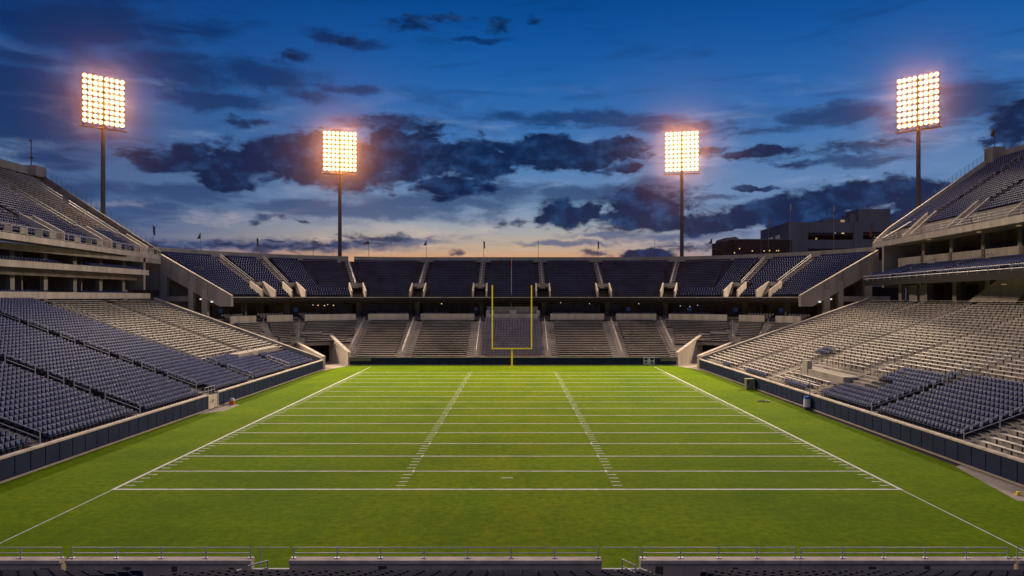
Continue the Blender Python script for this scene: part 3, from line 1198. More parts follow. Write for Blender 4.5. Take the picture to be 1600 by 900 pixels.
dRM = Deck(FM, lambda u: (64.4, u), 14.75, 17.0, 9, [44] + list(np.arange(46, 118, 6)) + [118.2], th=.9)
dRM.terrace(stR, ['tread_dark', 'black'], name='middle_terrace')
AM = [78, 94.6, 107.5]
sR += dRM.units(lambda i, u: None if near(u, AM, .7) or u < 45 or u > 117.6 - i * .35 else 'seat_far')
for u in AM:
    dRM.rail(stR, u, 4, 8.6)
b = MB()
p, q = FM(44), FM(118.2)
for z, r in ((15.0, .05), (15.45, .03)):
    b.tube((p[0] - .08, p[1], z), (q[0] - .08, q[1], z), r, 5)
for u in np.arange(61, 118, 2.3):
    c = FM(u)
    b.tube((c[0] - .08, c[1], 14.6), (c[0] - .08, c[1], 15.45), .025, 4)
b.build('front_railing', 'steel', stR)
for k in range(10):
    y0, y1 = 118.4 - 7.3 * (k + 1) + .35, 118.4 - 7.3 * k - .35
    MB().box(64.1, 64.4, y0, y1, 17.02, 18.5).build('parapet_panel', 'concrete_pale', stR)
    MB().box(64.0, 65.0, y0 - .68, y0 - .02, 16.6, 18.55).build('parapet_pier', 'concrete_dark', stR)
MB().box(64.42, 74, 44, 118.3, 17.0, 17.35).build('loggia_floor', 'concrete_dark', stR)
MB().box(71, 71.4, 44, 118.3, 17.4, 22).build('back_wall', 'concrete_dark', stR)
me = MB().box(-.35, .35, -.4, .4, 0, 3.6).mesh('column', 'concrete')
for k in range(8):
    link('column', me, stR, (66.6, 114.5 - 7.3 * k, 17.37))
me = MB().box(-.06, 0, -1.5, 1.5, 0, 2.1).mesh('window', 'glass')
for k in range(11):
    link('window', me, stR, (70.99, 115.5 - 5 * k, 17.8))
for r in range(3):
    for y in np.arange(68, 117.5, .55):
        sR.append(('seat_far', 65.1 + r * .8, float(y), 17.4 + .28 * r, pi))


# upper deck
def FRU(u):
    return (58.1 + (u - 80.3) * .106, u)


def FRU2(u):
    return (FRU(u)[0] + 2.6, u)


ARU = [83, 97.5, 112]
dRU = Deck(FRU2, lambda u: (83.7, u), 23.2, 36.0, 27, sorted(set(list(np.arange(44, 122, 4)) + [123.2] + [a_ + s_ for a_ in ARU for s_ in (-1.3, 1.3)])), th=1.0)
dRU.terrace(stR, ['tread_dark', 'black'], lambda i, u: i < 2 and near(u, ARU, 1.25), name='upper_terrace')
sR += dRU.units(lambda i, u: None if near(u, ARU, .85) or (i < 3 and near(u, ARU, 1.5)) or u > 122.6 else 'seat_far')
dRU.aisle_steps(stR, [(u, 2) for u in ARU])
for u in ARU:
    for r0, r1 in ((3.0, 8), (9.5, 16), (17.5, 25)):
        dRU.rail(stR, u - .7, r0, r1, h=1.0, rad=.035)
# walkway slab and fascia
for k in range(8):
    u0, u1 = 44 + 9.9 * k + .012, 44 + 9.9 * (k + 1) - .012
    p, q = FRU(u0), FRU(u1)
    MB().obox((p[0] - .16, p[1]), (q[0] - .16, q[1]), .3, 20.55, 21.4).build('fascia_panel', 'concrete_pale', stR)
    p, q = FRU2(u0), FRU2(u1)
    if not near((u0 + u1) / 2, [], 1):
        segs = [(u0, u1)]
        for a_ in ARU:
            ns = []
            for s0, s1 in segs:
                if s0 < a_ < s1:
                    ns += [(s0, a_ - 1.5), (a_ + 1.5, s1)]
                else:
                    ns.append((s0, s1))
            segs = ns
        for s0, s1 in segs:
            if s1 - s0 > .3:
                p, q = FRU2(s0), FRU2(s1)
                MB().obox((p[0] - .1, p[1]), (q[0] - .1, q[1]), .18, 21.0, 23.35).build('tier_wall', 'concrete', stR)
p, q = FRU(44), FRU(123.3)
MB().add([(p[0], 44, 20.95), (q[0], 123.3, 20.95), (q[0] + 4, 123.3, 20.95), (p[0] + 4, 44, 20.95), (p[0], 44, 20.6), (q[0], 123.3, 20.6), (q[0] + 4, 123.3, 20.6), (p[0] + 4, 44, 20.6)],
         [(0, 1, 2, 3), (4, 7, 6, 5), (0, 4, 5, 1), (1, 5, 6, 2), (2, 6, 7, 3)]).build('walkway_slab', 'concrete', stR)
b = MB()
for z in (21.75, 22.1, 22.45):
    b.tube((p[0], 44, z), (q[0], 123.3, z), .028, 5)
for u in np.arange(44, 123, 2.0):
    c = FRU(u)
    b.tube((c[0], c[1], 21.3), (c[0], c[1], 22.45), .03, 5)
b.build('front_railing', 'steel', stR)
for u in ARU:
    for sg in (-1.35, 1.35):
        a_, c = dRU.pt(u + sg, -2.6), dRU.pt(u + sg, 3)
        MB().prism([(a_[0], a_[1], 20.97), (c[0], c[1], 20.97), (c[0], c[1], c[2] + 1.0), (a_[0], a_[1], 21.9)], (0, .22, 0)).build('stair_wall', 'concrete_pale', stR)
        bb = MB()
        bb.tube((a_[0], a_[1] + .1, 22.1), (c[0], c[1] + .1, c[2] + 1.25), .04, 5)
        bb.tube((a_[0], a_[1] + .1, 21.8), (a_[0], a_[1] + .1, 22.1), .04, 5)
        bb.tube((c[0], c[1] + .1, c[2] + .9), (c[0], c[1] + .1, c[2] + 1.25), .04, 5)
        bb.build('handrail', 'concrete_cap', stR)
    st = MB()
    for k in range(9):
        a_ = dRU.pt(u, -2.4 + k * .5)
        c = dRU.pt(u, -2.4 + (k + 1) * .5)
        st.obox((a_[0], a_[1]), (c[0], c[1]), 2.6, 20.96, 21.1 + k * .27)
    st.build('stair_flight', 'stair', stR)
MB().box(83.71, 84.1, 44, 123.4, 31, 37.2).build('rear_wall', 'concrete', stR)
MB().box(82.4, 84.6, 121.6, 123.9, 35.4, 38.0).build('corner_pier', 'concrete', stR)
b = MB()
a_, c_ = dRU.pt(123.25, 0), dRU.pt(123.25, 27)
e_ = FRU(123.25)
b.prism([(e_[0], 123.25, 20.5), (a_[0], a_[1], a_[2] - 1.0), (c_[0], c_[1], c_[2] - 1.4), (c_[0], c_[1], c_[2] + .9), (a_[0], a_[1], a_[2] + .9), (e_[0] + .6, 123.25, 22.3), (e_[0], 123.25, 21.5)], (0, .4, 0))
b.build('end_parapet', 'concrete_pale', stR)
slope_fence(stR, dRU, 123.25, 1, 26, .2, base=.9)
MB().prism([(62, 118.6, 13.6), (73, 118.6, 13.6), (83, 118.6, 33), (83, 118.6, 34.4), (62, 118.6, 22.0), (62, 118.6, 20.5)], (0, .6, 0)).build('raker', 'concrete', stR)
place_units(sR, stR, 300, 'seat_rows')
place_units(bR, stR, 300, 'bench_rows')
lmp = MB().box(-.2, .2, -.2, .2, -.06, 0).mesh('ceiling_lamp', 'winlit')
for x, y, z in ((60.5, 114, 20.5), (61, 104, 20.5), (60.5, 92, 20.5), (60, 84, 20.5), (61, 88, 13.6), (62, 80, 13.6)):
    link('ceiling_lamp', lmp, stR, (x, y, z))
reparent_world(stR)

# ================================================================== end stand
CXL, CYL = -20.0, 111.0


def arcs(R, Ry=None):
    """row path: straight |u|<20, then an arc about (+-20,111); u = arc length measured on R=30"""
    def fn(u):
        if abs(u) <= 20:
            return (u, CYL + R)
        th = (abs(u) - 20) / 30
        sg = -1 if u < 0 else 1
        return (sg * (20 + R * sin(th)), CYL + R * cos(th))
    return fn


def frontlow(u):
    if abs(u) <= 20:
        return (u, 124.15)
    th = (abs(u) - 20) / 30
    k = min(1, max(0, (th - .33) / .93))
    a_ = 30.0 - 11 * k
    sg = -1 if u < 0 else 1
    y = CYL + 13.15 * cos(th) if th > .33 else 124.15 + (CYL + 13.15 * cos(.33) - 124.15) * (th / .33) ** 2
    return (sg * (20 + a_ * sin(th)), y)


UE = 20 + 30 * radians(72)       # end of the curve
stE = thing('grandstand', 'far end grandstand curving behind the goalpost under an overhanging navy upper tier', 'grandstand', (0, 124, 0))
AE = [-30.0, -20.3, -7.1, 5.7, 18.9, 28.6]
AEc = [-UE + 7, -43, 43, UE - 7]
usE = sorted(set(list(np.arange(-20, 20.1, 4)) + [s_ * (20 + 30 * radians(d)) for d in np.arange(3, 72.1, 3) for s_ in (-1, 1)] + [-31.5, 30.5]))
dE = Deck(frontlow, arcs(30), 1.25, 7.4, 22, usE, th=.5)


def holeE(i, u):
    return i < 9 and (u < -31 or u > 30)


def tunnel_cut(p):
    # rows stop at the diagonal tunnel walls
    return True


mid_ = sorted([u for u in usE if abs(u) < 28.2] + [sg_ * (29.2 + .64 * k) - .9 * (sg_ > 0) for k in range(10) for sg_ in (-1, 1)])
dEm = Deck(frontlow, arcs(30), 1.25, 7.4, 22, mid_, th=.5)
dEm.terrace(stE, ['tread_pale', 'concrete_dark'], lambda i, u: i < 9 and (u < -29.2 - .64 * i or u > 28.3 + .64 * i), open_=lambda u: u < -29.1 or u > 28.2)
z9 = 1.25 + dE.rise * 9
for us_ in ([-34.96] + [u for u in usE if u <= -36][::1], [34.06] + [u for u in usE if u >= 35]):
    Deck(lambda u: dE.P(u, 9 / 22), arcs(30), z9, 7.4, 13, us_, th=.5).terrace(stE, ['tread_pale', 'concrete_dark'], name='corner_terrace')
unE = []


def kE(i, u):
    if near(u, AE, .65) or near(u, AEc, .65) or abs(u) > UE - .4:
        return None
    if i < 9 and (u < -28.6 - .64 * i or u > 27.7 + .64 * i):
        return None
    if -7.1 < u < 5.7:
        return 'seat_mid'
    return 'bench_end'


unE = dE.units(kE)
# upper deck
AU = [-UE + 8.6, -43, -31.2, -19.9, -7.3, 5.5, 17.8, 30.2, 42.5, UE - 8.6]
usX = sorted(set(usE + [a_ + s_ for a_ in AU for s_ in (-1.3, 1.3)]))
dU = Deck(arcs(30), arcs(46), 12.0, 19.8, 21, usX, th=.8)
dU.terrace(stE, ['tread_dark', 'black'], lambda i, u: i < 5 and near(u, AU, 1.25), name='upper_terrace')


def kU(i, u):
    if near(u, AU, .85) or (i < 6 and near(u, AU, 1.7)) or abs(u) > UE - .3:
        return None
    if abs(u) < 31 or (abs(u) < 38 and i > 3):
        return 'bench_navy'
    return 'seat_far'


upE = dU.units(kU)
seatsE = [u for u in unE + upE if u[0].startswith('seat')]
benchE = [u for u in unE + upE if u[0].startswith('bench')]
place_units(benchE, stE, 300, 'bench_rows')
dE.aisle_steps(stE, [(u, 0) for u in AE[1:5]] + [(AE[0], 4), (AE[5], 4)] + [(u, 9) for u in AEc])
dU.aisle_steps(stE, [(u, 5) for u in AU])
for u in AU:
    dU.vomitory(stE, u, 1.25, 5)
    dU.rail(stE, u, 6, 20, rad=.035)
for u in AE:
    dE.rail(stE, u, 2 if abs(u) < 25 else 6, 21, rad=.03)
for u in AEc:
    dE.rail(stE, u, 10, 14)
    dE.rail(stE, u, 15.5, 21)
# thin pale edge along the deck front, parapet band of the mezzanine, back wall band


def along(fn, u0, u1, w, z0, z1, name, mat_, step=2.0, off=0., parent=None):
    n = max(1, int((u1 - u0) / step))
    b_ = MB()
    uu = [u0 + (u1 - u0) * k / n for k in range(n + 1)]
    P_ = [fn(u) for u in uu]
    vs, fs = [], []
    for k, u in enumerate(uu):
        a2, c2 = fn(u - .05), fn(u + .05)
        L = hypot(c2[0] - a2[0], c2[1] - a2[1])
        nx, ny = -(c2[1] - a2[1]) / L, (c2[0] - a2[0]) / L
        x, y = P_[k][0] + nx * off, P_[k][1] + ny * off
        vs += [(x - nx * w / 2, y - ny * w / 2, z0), (x + nx * w / 2, y + ny * w / 2, z0), (x + nx * w / 2, y + ny * w / 2, z1), (x - nx * w / 2, y - ny * w / 2, z1)]
    for k in range(n):
        for j in range(4):
            fs.append((4 * k + j, 4 * k + (j + 1) % 4, 4 * k + 4 + (j + 1) % 4, 4 * k + 4 + j))
    fs += [(3, 2, 1, 0), (4 * n, 4 * n + 1, 4 * n + 2, 4 * n + 3)]
    b_.add(vs, fs)
    return b_.build(name, mat_, parent or stE)


along(arcs(30), -UE, UE, .16, 11.86, 12.06, 'deck_edge', 'concrete', off=-.09)
along(arcs(30), -UE, UE, .3, 11.0, 11.84, 'deck_beam', 'black', off=.5)
allA = [-UE] + [AEc[0], -43, -30.6, -20.3, -7.1, 5.7, 18.9, 29.2, 43, AEc[3]] + [UE]
for k in range(len(allA) - 1):
    u0, u1 = allA[k] + (1.2 if k else 0), allA[k + 1] - (1.2 if k < len(allA) - 2 else 0)
    along(arcs(30.3), u0, u1, .3, 7.2, 8.7, 'parapet_panel', 'concrete_pale', off=.0)
along(arcs(34.6), -UE, UE, 8.2, 7.0, 7.6, 'mezzanine_floor', 'concrete_dark')
along(arcs(39.2), -UE, UE, .3, 7.62, 15.6, 'back_wall', 'concrete_dark')
for r in range(3):
    fn = arcs(31.6 + r * .85)
    if r:
        along(fn, -UE, UE, .84, 7.61, 7.6 + .3 * r, 'mezzanine_step', 'concrete_dark')
    for u in np.arange(-UE + 1, UE - 1, .55):
        if near(u, allA, 1.5) or int(u / 4.7) % 5 == 3:
            continue
        p_ = fn(u)
        a2, c2 = fn(u - .1), fn(u + .1)
        seatsE.append(('seat_mid', p_[0], p_[1], 7.6 + .3 * r, atan2(-(c2[0] - a2[0]), (c2[1] - a2[1]))))
place_units(seatsE, stE, 300, 'seat_rows')
for k, u in enumerate(allA[1:-1]):
    p_ = arcs(35)(u)
    MB().box(p_[0] - .4, p_[0] + .4, p_[1] - .4, p_[1] + .4, 7.62, 13.3).build('column', 'concrete_dark', stE)
for u0, u1 in ((-UE, -34), (34, UE)):
    along(arcs(44.5), u0, u1, .3, 0, 17.2, 'outer_wall', 'concrete_dark')
# windows and lit rooms on the mezzanine back wall
rnd = random.Random(8)
for k in range(46):
    u = -UE + 3 + k * (2 * UE - 6) / 45
    fn = arcs(38.95)
    q = rnd.random()
    p0, p1 = fn(u - .9), fn(u + .9)
    zc = 8.6
    if q > .86:
        p0, p1 = fn(u - .35), fn(u + .3)
        MB().obox(p0, p1, .08, zc + .5, zc + 1.3).build('lit_screen', 'winblue', stE)
    else:
        MB().obox(p0, p1, .08, zc, zc + 1.9).build('window', 'glass', stE)
sm = MB().box(-.06, .06, -.06, .06, -.06, .06).mesh('ceiling_lamp', 'cool')
sw = MB().box(-.09, .09, -.06, .06, -.09, .09).mesh('ceiling_lamp', 'warm')
for (x, y) in ((489, 476.5), (497, 477), (512, 476), (521, 477), (507, 477.5), (600, 471.5), (690, 474.5), (921, 474.5), (998, 474.5), (876, 473), (1063, 478), (1078, 479), (1090, 477), (410, 476), (425, 478)):
    d = 146 if 640 < x < 980 else 141
    x_, y_, z_ = px(x, y, d)
    link('ceiling_lamp', sw if rnd.random() > .6 else sm, stE, (x_, y_, z_))
# press balcony in the middle
MB().box(-5.8, 4.4, 142.2, 142.6, 8.75, 10.1).build('balcony_panel', 'concrete', stE)
MB().box(-1.35, .15, 141.3, 141.9, 8.3, 9.5).build('balcony_panel', 'concrete_pale', stE)
for x in (-5.6, -4.6, 4.5):
    MB().box(x - .35, x + .35, 141.4, 141.9, 8.2, 9.4).build('balcony_pier', 'concrete_pale', stE)
hb = MB()
rr = random.Random(3)
for k in range(160):
    x, z = rr.uniform(-4.2, 3.6), rr.uniform(9.9, 10.55)
    y = 142.9 + rr.uniform(-.25, .25)
    s_ = rr.uniform(.08, .16)
    hb.add([(x - s_, y, z), (x + s_, y + .05, z + .03), (x + s_ * .3, y - .03, z + s_ * 1.5)], [(0, 1, 2)])
hb_m = mat('planter_leaves', (.06, .08, .02), .8, .2, 3)
M['leaf'] = hb_m
hb.build('planter_foliage', 'leaf', stE, kind='stuff')
# rear band wall with panel joints
nW = 26
for k in range(nW):
    u0 = -UE + 2 * UE * k / nW + .01
    u1 = -UE + 2 * UE * (k + 1) / nW - .01
    if near(u0, [-31.2], 1.0):
        u0 += .8
    along(arcs(46.2), u0, u1, .35, 18.6, 20.95, 'rear_wall_panel', 'concrete', step=1.5)
# end rakers and columns
for sg in (-1, 1):
    u = sg * UE
    F_, B_ = arcs(30)(u), arcs(46)(u)
    d = ((B_[0] - F_[0]) / 16, (B_[1] - F_[1]) / 16)
    nx, ny = (d[1] * .5, -d[0] * .5) if sg > 0 else (-d[1] * .5, d[0] * .5)
    top = lambda s_: 12.0 + 7.8 / 16 * s_ + .35
    pts = []
    for s_, z_ in ((-.3, 12.3), (16.5, top(16.5)), (16.5, top(16.5) - 3.4), (2.2, 10.4), (-.3, 10.4)):
        pts.append((F_[0] + d[0] * s_, F_[1] + d[1] * s_, z_))
    MB().prism(pts, (nx, ny, 0)).build('raker', 'concrete', stE)
    # joints cut between the cast pieces: thin proud ribs
    for s_ in (4.6, 8.6, 12.4):
        MB().prism([(F_[0] + d[0] * (s_ + o) + nx * 1.01, F_[1] + d[1] * (s_ + o) + ny * 1.01, z_) for o, z_ in ((-.06, top(s_) - .15), (.06, top(s_) - .12), (.06, top(s_) - 2.4), (-.06, top(s_) - 2.4))], (nx * .06, ny * .06, 0)).build('raker_joint', 'concrete_dark', stE)
    for s_, w in ((5.3, .95), (8.2, .8), (14.2, 1.3)):
        c = (F_[0] + d[0] * s_ + nx * .4, F_[1] + d[1] * s_ + ny * .4)
        MB().box(c[0] - w / 2, c[0] + w / 2, c[1] - .5, c[1] + .5, 0, top(s_) - 1.5).build('column', 'concrete', stE)
    c0 = (F_[0] + d[0] * 8.3 + nx * .6, F_[1] + d[1] * 8.3 + ny * .6)
    c1 = (F_[0] + d[0] * 19 + nx * .6, F_[1] + d[1] * 19 + ny * .6)
    MB().obox(c0, c1, .6, 11.25, 12.15).build('tie_beam', 'concrete', stE)
    # blank wall closing the mezzanine
    c0 = (F_[0] + d[0] * 10 - nx * 2, F_[1] + d[1] * 10 - ny * 2)
    c1 = (F_[0] + d[0] * 22 - nx * 2, F_[1] + d[1] * 22 - ny * 2)
    MB().obox(c0, c1, .3, 0, 9.6).build('closing_wall', 'concrete_dark', stE)
    for s_, z_, m_ in ((5.9, 11.65, 'cool'), (3.6, 11.2, 'cool')):
        x_, y_ = F_[0] + d[0] * s_ + nx * 1.3, F_[1] + d[1] * s_ + ny * 1.3
        MB().box(x_ - .16, x_ + .16, y_ - .1, y_ + .1, z_ - .12, z_ + .12).build('wall_lamp', m_, stE)
    # corner tunnel: two slanting wing walls, roof slab, sign strip, roof edge
    Xc = sg * (29.3 if sg < 0 else 28.35)
    p0, p1 = (Xc, 123.9), (sg * 34.6, 131.2)
    wb = MB()
    wb.obox(p0, p1, .5, 0, 2.2, zq=(0, 5.0))
    wb.build('tunnel_wall', 'concrete_pale', stE)
    wf = wallL(116) if sg < 0 else wallR(118)
    q0, q1 = (wf + sg * .1, 117.4 if sg < 0 else 119.2), (sg * 41.4, 128.4)
    MB().obox(q0, q1, .5, 0, 2.0, zq=(0, 4.5)).build('tunnel_wall', 'concrete_pale', stE)
    MB().obox(p0, p1, .62, 2.2, 2.32, zq=(5.0, 5.12)).build('wall_coping', 'concrete_cap', stE)
    MB().obox(q0, q1, .62, 2.0, 2.12, zq=(4.5, 4.62)).build('wall_coping', 'concrete_cap', stE)
    rf = MB()
    rf.prism([(sg * 34.2, 130.9, 4.55), (sg * 41.6, 129.6, 4.55), (sg * 49.5, 120.4, 4.55), (sg * 50, 134, 4.55), (sg * 34.2, 139, 4.55)], (0, 0, .72))
    rf.build('tunnel_roof', 'concrete', stE)
    a0, a1 = (sg * 34.6, 130.75), (sg * 41.0, 129.6)
    MB().obox(a0, a1, .12, 3.35, 4.5).build('sign_backing', 'pad', stE)
    for k in range(3):
        t0, t1 = .06 + k * .31, .06 + k * .31 + .28
        b0 = (a0[0] + (a1[0] - a0[0]) * t0, a0[1] + (a1[1] - a0[1]) * t0 - .09)
        b1 = (a0[0] + (a1[0] - a0[0]) * t1, a0[1] + (a1[1] - a0[1]) * t1 - .09)
        MB().obox(b0, b1, .05, 3.85, 4.32).build('sign_panel', 'boards', stE)
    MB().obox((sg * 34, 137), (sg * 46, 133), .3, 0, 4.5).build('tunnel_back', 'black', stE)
    # side plinth below the curved rows, over the roof
    MB().prism([(sg * 36, 130.5, 5.28), (sg * 43, 126.6, 5.28), (sg * 47.6, 120.6, 5.28), (sg * 48.6, 121.5, 5.28), (sg * 44, 128, 5.28), (sg * 36.5, 131.8, 5.28)], (0, 0, .35)).build('roof_kerb', 'concrete', stE)
reparent_world(stE)

# ================================================================== near stand
ZN = -.07
stN = thing('grandstand', 'near end stand at the bottom edge with rows of navy seat backs', 'grandstand', (0, 26, 0))
dN = Deck(lambda u: (u, 27.2), lambda u: (u, 3.2), .95 + ZN, 8.75 + ZN, 30, [-34, -14.5, -13.2, 5, 6.6, 34], th=.4)
dN.terrace(stN, ['tread_dark', 'concrete_dark'])
AN = [-12.6, 5.6]
nu = []
for i in range(0, 9):
    y = 27.2 - .8 * i - 1.25
    for u in np.arange(-30, 30, .575):
        if near(u, AN, 1.25 if i == 0 else .9):
            continue
        nu.append(('seat_near', float(u), float(y), ZN + .95 + .26 * i + (.0 if i else .0) + .26 * 1, pi / 2))
place_units(nu, stN, 300, 'seat_rows')
reparent_world(stN)

nw = thing('field_wall', 'near pale concrete wall with steel railing along the bottom of the picture', 'wall', (0, 28.4, 0))
me_plate = MB().box(-.09, .09, -.07, .07, 0, .02).mesh('post_foot', 'steel')
spans = [(-30, -18.25), (-18.05, -10.6), (-9.1, 3.45), (5.0, 11.4), (11.4, 20.0), (20.15, 30)]
for k, (x0, x1) in enumerate(spans):
    MB().box(x0 + .01, x1 - .01, -.15, .15, 0, 1.22).build('wall_panel', 'concrete_pale', nw)
    MB().box(x0 + .005, x1 - .005, -.24, .20, 1.225, 1.36).build('coping', 'concrete_cap', nw)
    b = MB()
    n = max(2, int(round((x1 - x0) / 1.75)))
    for z in (1.56, 1.78):
        b.tube((x0 + .12, .05, z), (x1 - .12, .05, z), .021, 6)
    for j in range(n + 1):
        x = x0 + .12 + (x1 - x0 - .24) * j / n
        b.tube((x, .05, 1.36), (x, .05, 1.78), .026, 6)
        link('post_foot', me_plate, nw, (x, .05, 1.362))
    b.build('railing', 'steel', nw)
for x, z, w in ((-18.9, .85, .17), (-11.4, .95, .1), (-13.7, 1.0, .1), (-5.35, .95, .16), (5.75, .95, .15), (14.3, .95, .14), (8.8, .95, .1), (16.5, 1.02, .1), (-15.6, .93, .14)):
    MB().box(x - w, x + w, -.2, -.15, z - w, z + w).build('wall_box', 'darksteel', nw)
# gates at the two gaps
for sg, x0, x1 in ((0, -10.6, -9.1), (1, 3.45, 5.0)):
    MB().box(x0 + .02, x1 - .02, -.05, .05, 0, .95).build('gate_panel', 'boards', nw)
    b = MB()
    b.tube((x0 + .05, .05, 1.78), (x1 - .05, .05, 1.78), .02, 6)
    b.tube((x0 + .3 if sg == 0 else x1 - .12, .05, .9), (x0 + .3 if sg == 0 else x1 - .12, .05, 1.78), .02, 6)
    b.build('gate_frame', 'steel', nw)
# stair rails
for (xa, ya, za), (xb, yb, zb_) in (((-9.9, 28.1, 1.38), (-10.4, 27.4, 1.44)), ((-10.55, 27.0, 1.45), (-10.85, 26.2, 1.6)), ((4.25, 28.1, 1.43), (4.64, 27.4, 1.45)), ((4.76, 27.0, 1.5), (5.2, 26.0, 1.62))):
    b = MB()
    for dz in (0, -.28):
        b.tube((xa, ya - 28.4, za + dz), (xb, yb - 28.4, zb_ + dz), .026, 6)
    for x, y, z in ((xa, ya, za), (xb, yb, zb_)):
        b.tube((x, y - 28.4, .7), (x, y - 28.4, z + .02), .026, 6)
    b.build('stair_rail', 'steel', nw)

# ================================================================== goalpost
gp = thing('goalpost', 'yellow goalpost at the far end of the field', 'goalpost', (-.68, 122.6, 0))
b = MB()
b.tube((0, 0, 0), (0, 0, 3.0), .14, 10)
b.build('post', 'yellow', gp)
MB().tube((-3.48, 0, 3.02), (3.48, 0, 3.02), .1, 8).build('crossbar', 'yellow', gp)
for s_ in (-1, 1):
    MB().tube((s_ * 3.42, 0, 2.93), (s_ * 3.42, 0, 14.1), .09, 8).build('upright', 'yellow', gp)

# ================================================================== light towers
LS = MB()
k = 12
for r0, y0, r1, y1, mi in ((.45, 0, .45, -.05, 1), (.45, 0, .22, .42, 2)):
    vs = [(r0 * cos(2 * pi * i / k), y0, r0 * sin(2 * pi * i / k)) for i in range(k)] + [(r1 * cos(2 * pi * i / k), y1, r1 * sin(2 * pi * i / k)) for i in range(k)]
    LS.add(vs, [(i, (i + 1) % k, k + (i + 1) % k, k + i) for i in range(k)], mi)
vs = [(.32 * cos(2 * pi * i / k), -.03, .32 * sin(2 * pi * i / k)) for i in range(k)]
LS.add(vs, [tuple(range(k))], 0)
vs = [(r * cos(2 * pi * i / k), -.03, r * sin(2 * pi * i / k)) for r in (.32, .45) for i in range(k)]
LS.add(vs, [(i, (i + 1) % k, k + (i + 1) % k, k + i) for i in range(k)], 1)
lamp_me = LS.mesh('floodlight', ['lamp', 'lamprim', 'darksteel'])


def tower(X_, Y_, zb, zt, wdt, yaw, label, turn=0, down=24, cone=90, lampn=8, rows=9, poler=.55):
    t = thing('light_tower', label, 'floodlight tower', (X_, Y_, 0), 'floodlight towers round the stadium', yaw)
    MB().tube((0, .5, 0), (0, .5, zt - .5), poler, 12, poler * .62).build('pole', 'darksteel', t)
    fr = MB()
    H = zt - zb
    for k in range(rows):
        z = zb + H * (k + .5) / rows
        fr.box(-wdt / 2, wdt / 2, .38, .5, z - .09, z + .09)
    for x in (-wdt / 2 + .05, -wdt / 4, 0, wdt / 4, wdt / 2 - .05):
        fr.box(x - .08, x + .08, .3, .42, zb - .3, zt)
    fr.build('lamp_frame', 'darksteel', t)
    pf = MB()
    pf.box(-wdt / 2 - .4, wdt / 2 + .4, -.1, 1.0, zb - .62, zb - .5)
    for x in np.arange(-wdt / 2 - .35, wdt / 2 + .5, wdt / 6):
        pf.tube((x, .95, zb - .5), (x, .95, zb + .6), .04, 5)
    pf.tube((-wdt / 2 - .4, .95, zb + .6), (wdt / 2 + .4, .95, zb + .6), .04, 5)
    pf.build('service_platform', 'darksteel', t)
    for r in range(rows):
        for c in range(lampn):
            gap = .12 if c >= lampn / 2 else 0
            x = -wdt / 2 + .4 + (wdt - .8 - .12) * c / (lampn - 1) + gap
            o = link('floodlight', lamp_me, t, (x, 0, zb + H * (r + .5) / rows))
            o.rotation_euler = (radians(12), 0, random.uniform(-.1, .1))
    # the bank's own light
    L = bpy.data.lights.new('floodlight_beam', 'SPOT')
    L.energy = FLOOD_W / 8
    L.color = LAMPC
    L.spot_size = radians(cone)
    L.spot_blend = 1.0
    L.shadow_soft_size = .3
    for cx_ in (-.26, .26):
        for r in range(4):
            lo = bpy.data.objects.new('floodlight_beam', L)
            COL.objects.link(lo)
            lo.parent = t
            lo.location = (wdt * cx_, -.4, zb + H * (r + .5) / 4)
            lo.rotation_euler = (radians(-90 + down), 0, radians(turn))
    return t


tower(-80.2, 137, px(0, 196, 137)[2], px(0, 119, 137)[2], 7.3, radians(44), 'leftmost floodlight tower, rising behind the left upper deck', 14, 32, 92)
tower(-42.0, 168, px(0, 268, 168)[2], px(0, 205, 168)[2], 7.7, radians(14), 'floodlight tower behind the far stand, left of the goalpost', 8, 21, 76)
tower(39.6, 168, px(0, 268, 168)[2], px(0, 205, 168)[2], 7.7, radians(-14), 'floodlight tower behind the far stand, right of the goalpost', -8, 21, 76)
tower(78.2, 137, px(0, 198, 137)[2], px(0, 117, 137)[2], 7.3, radians(-44), 'rightmost floodlight tower, beside the right upper deck', -14, 32, 92)
# ================================================================== flagpoles on the rim
def flagpole(x, ytop, label, y_=None, kind='limp', mat_='flag', h=None, base=20.9):
    # stand on the rear wall of the far stand
    best = None
    for u in np.arange(-UE - 3, UE + 3, .25):
        p_ = arcs(46.2)(u)
        e_ = abs(806 + 1100 * p_[0] / p_[1] - x)
        if best is None or e_ < best[0]:
            best = (e_, p_)
    p_ = best[1]
    zt = CAMZ + (465.4 - ytop) / 1100 * p_[1]
    t = thing('flagpole', label, 'flagpole', (p_[0], p_[1], base), 'flagpoles along the far rim')
    H = zt - base
    MB().tube((0, 0, 0), (0, 0, H), .05, 6, .035).build('pole', 'darksteel', t)
    if kind == 'limp':
        poly = [(0.02, 0, H - .05), (.30, .08, H - .3), (.26, .12, H - .9), (.36, .05, H - 1.7), (.12, .1, H - 1.8), (.04, .02, H - 1.2)]
        MB().prism(poly, (.02, .06, 0)).build('flag', mat_, t)
    elif kind == 'wave':
        poly = [(-.02, 0, H), (-.5, .1, H - .05), (-1.1, .05, H - .45), (-1.15, .05, H - .75), (-.5, .1, H - .5), (-.02, 0, H - .6)]
        MB().prism(poly, (.0, .05, 0)).build('flag', mat_, t)
    elif kind == 'tri':
        poly = [(-.02, 0, H), (-.75, .05, H - 1.25), (-.02, 0, H - 1.2)]
        MB().prism(poly, (.0, .05, 0)).build('flag', mat_, t)
    elif kind == 'rod':
        MB().tube((0, 0, H), (.8, 0, H + .05), .04, 5).build('arm', 'darksteel', t)
    return t


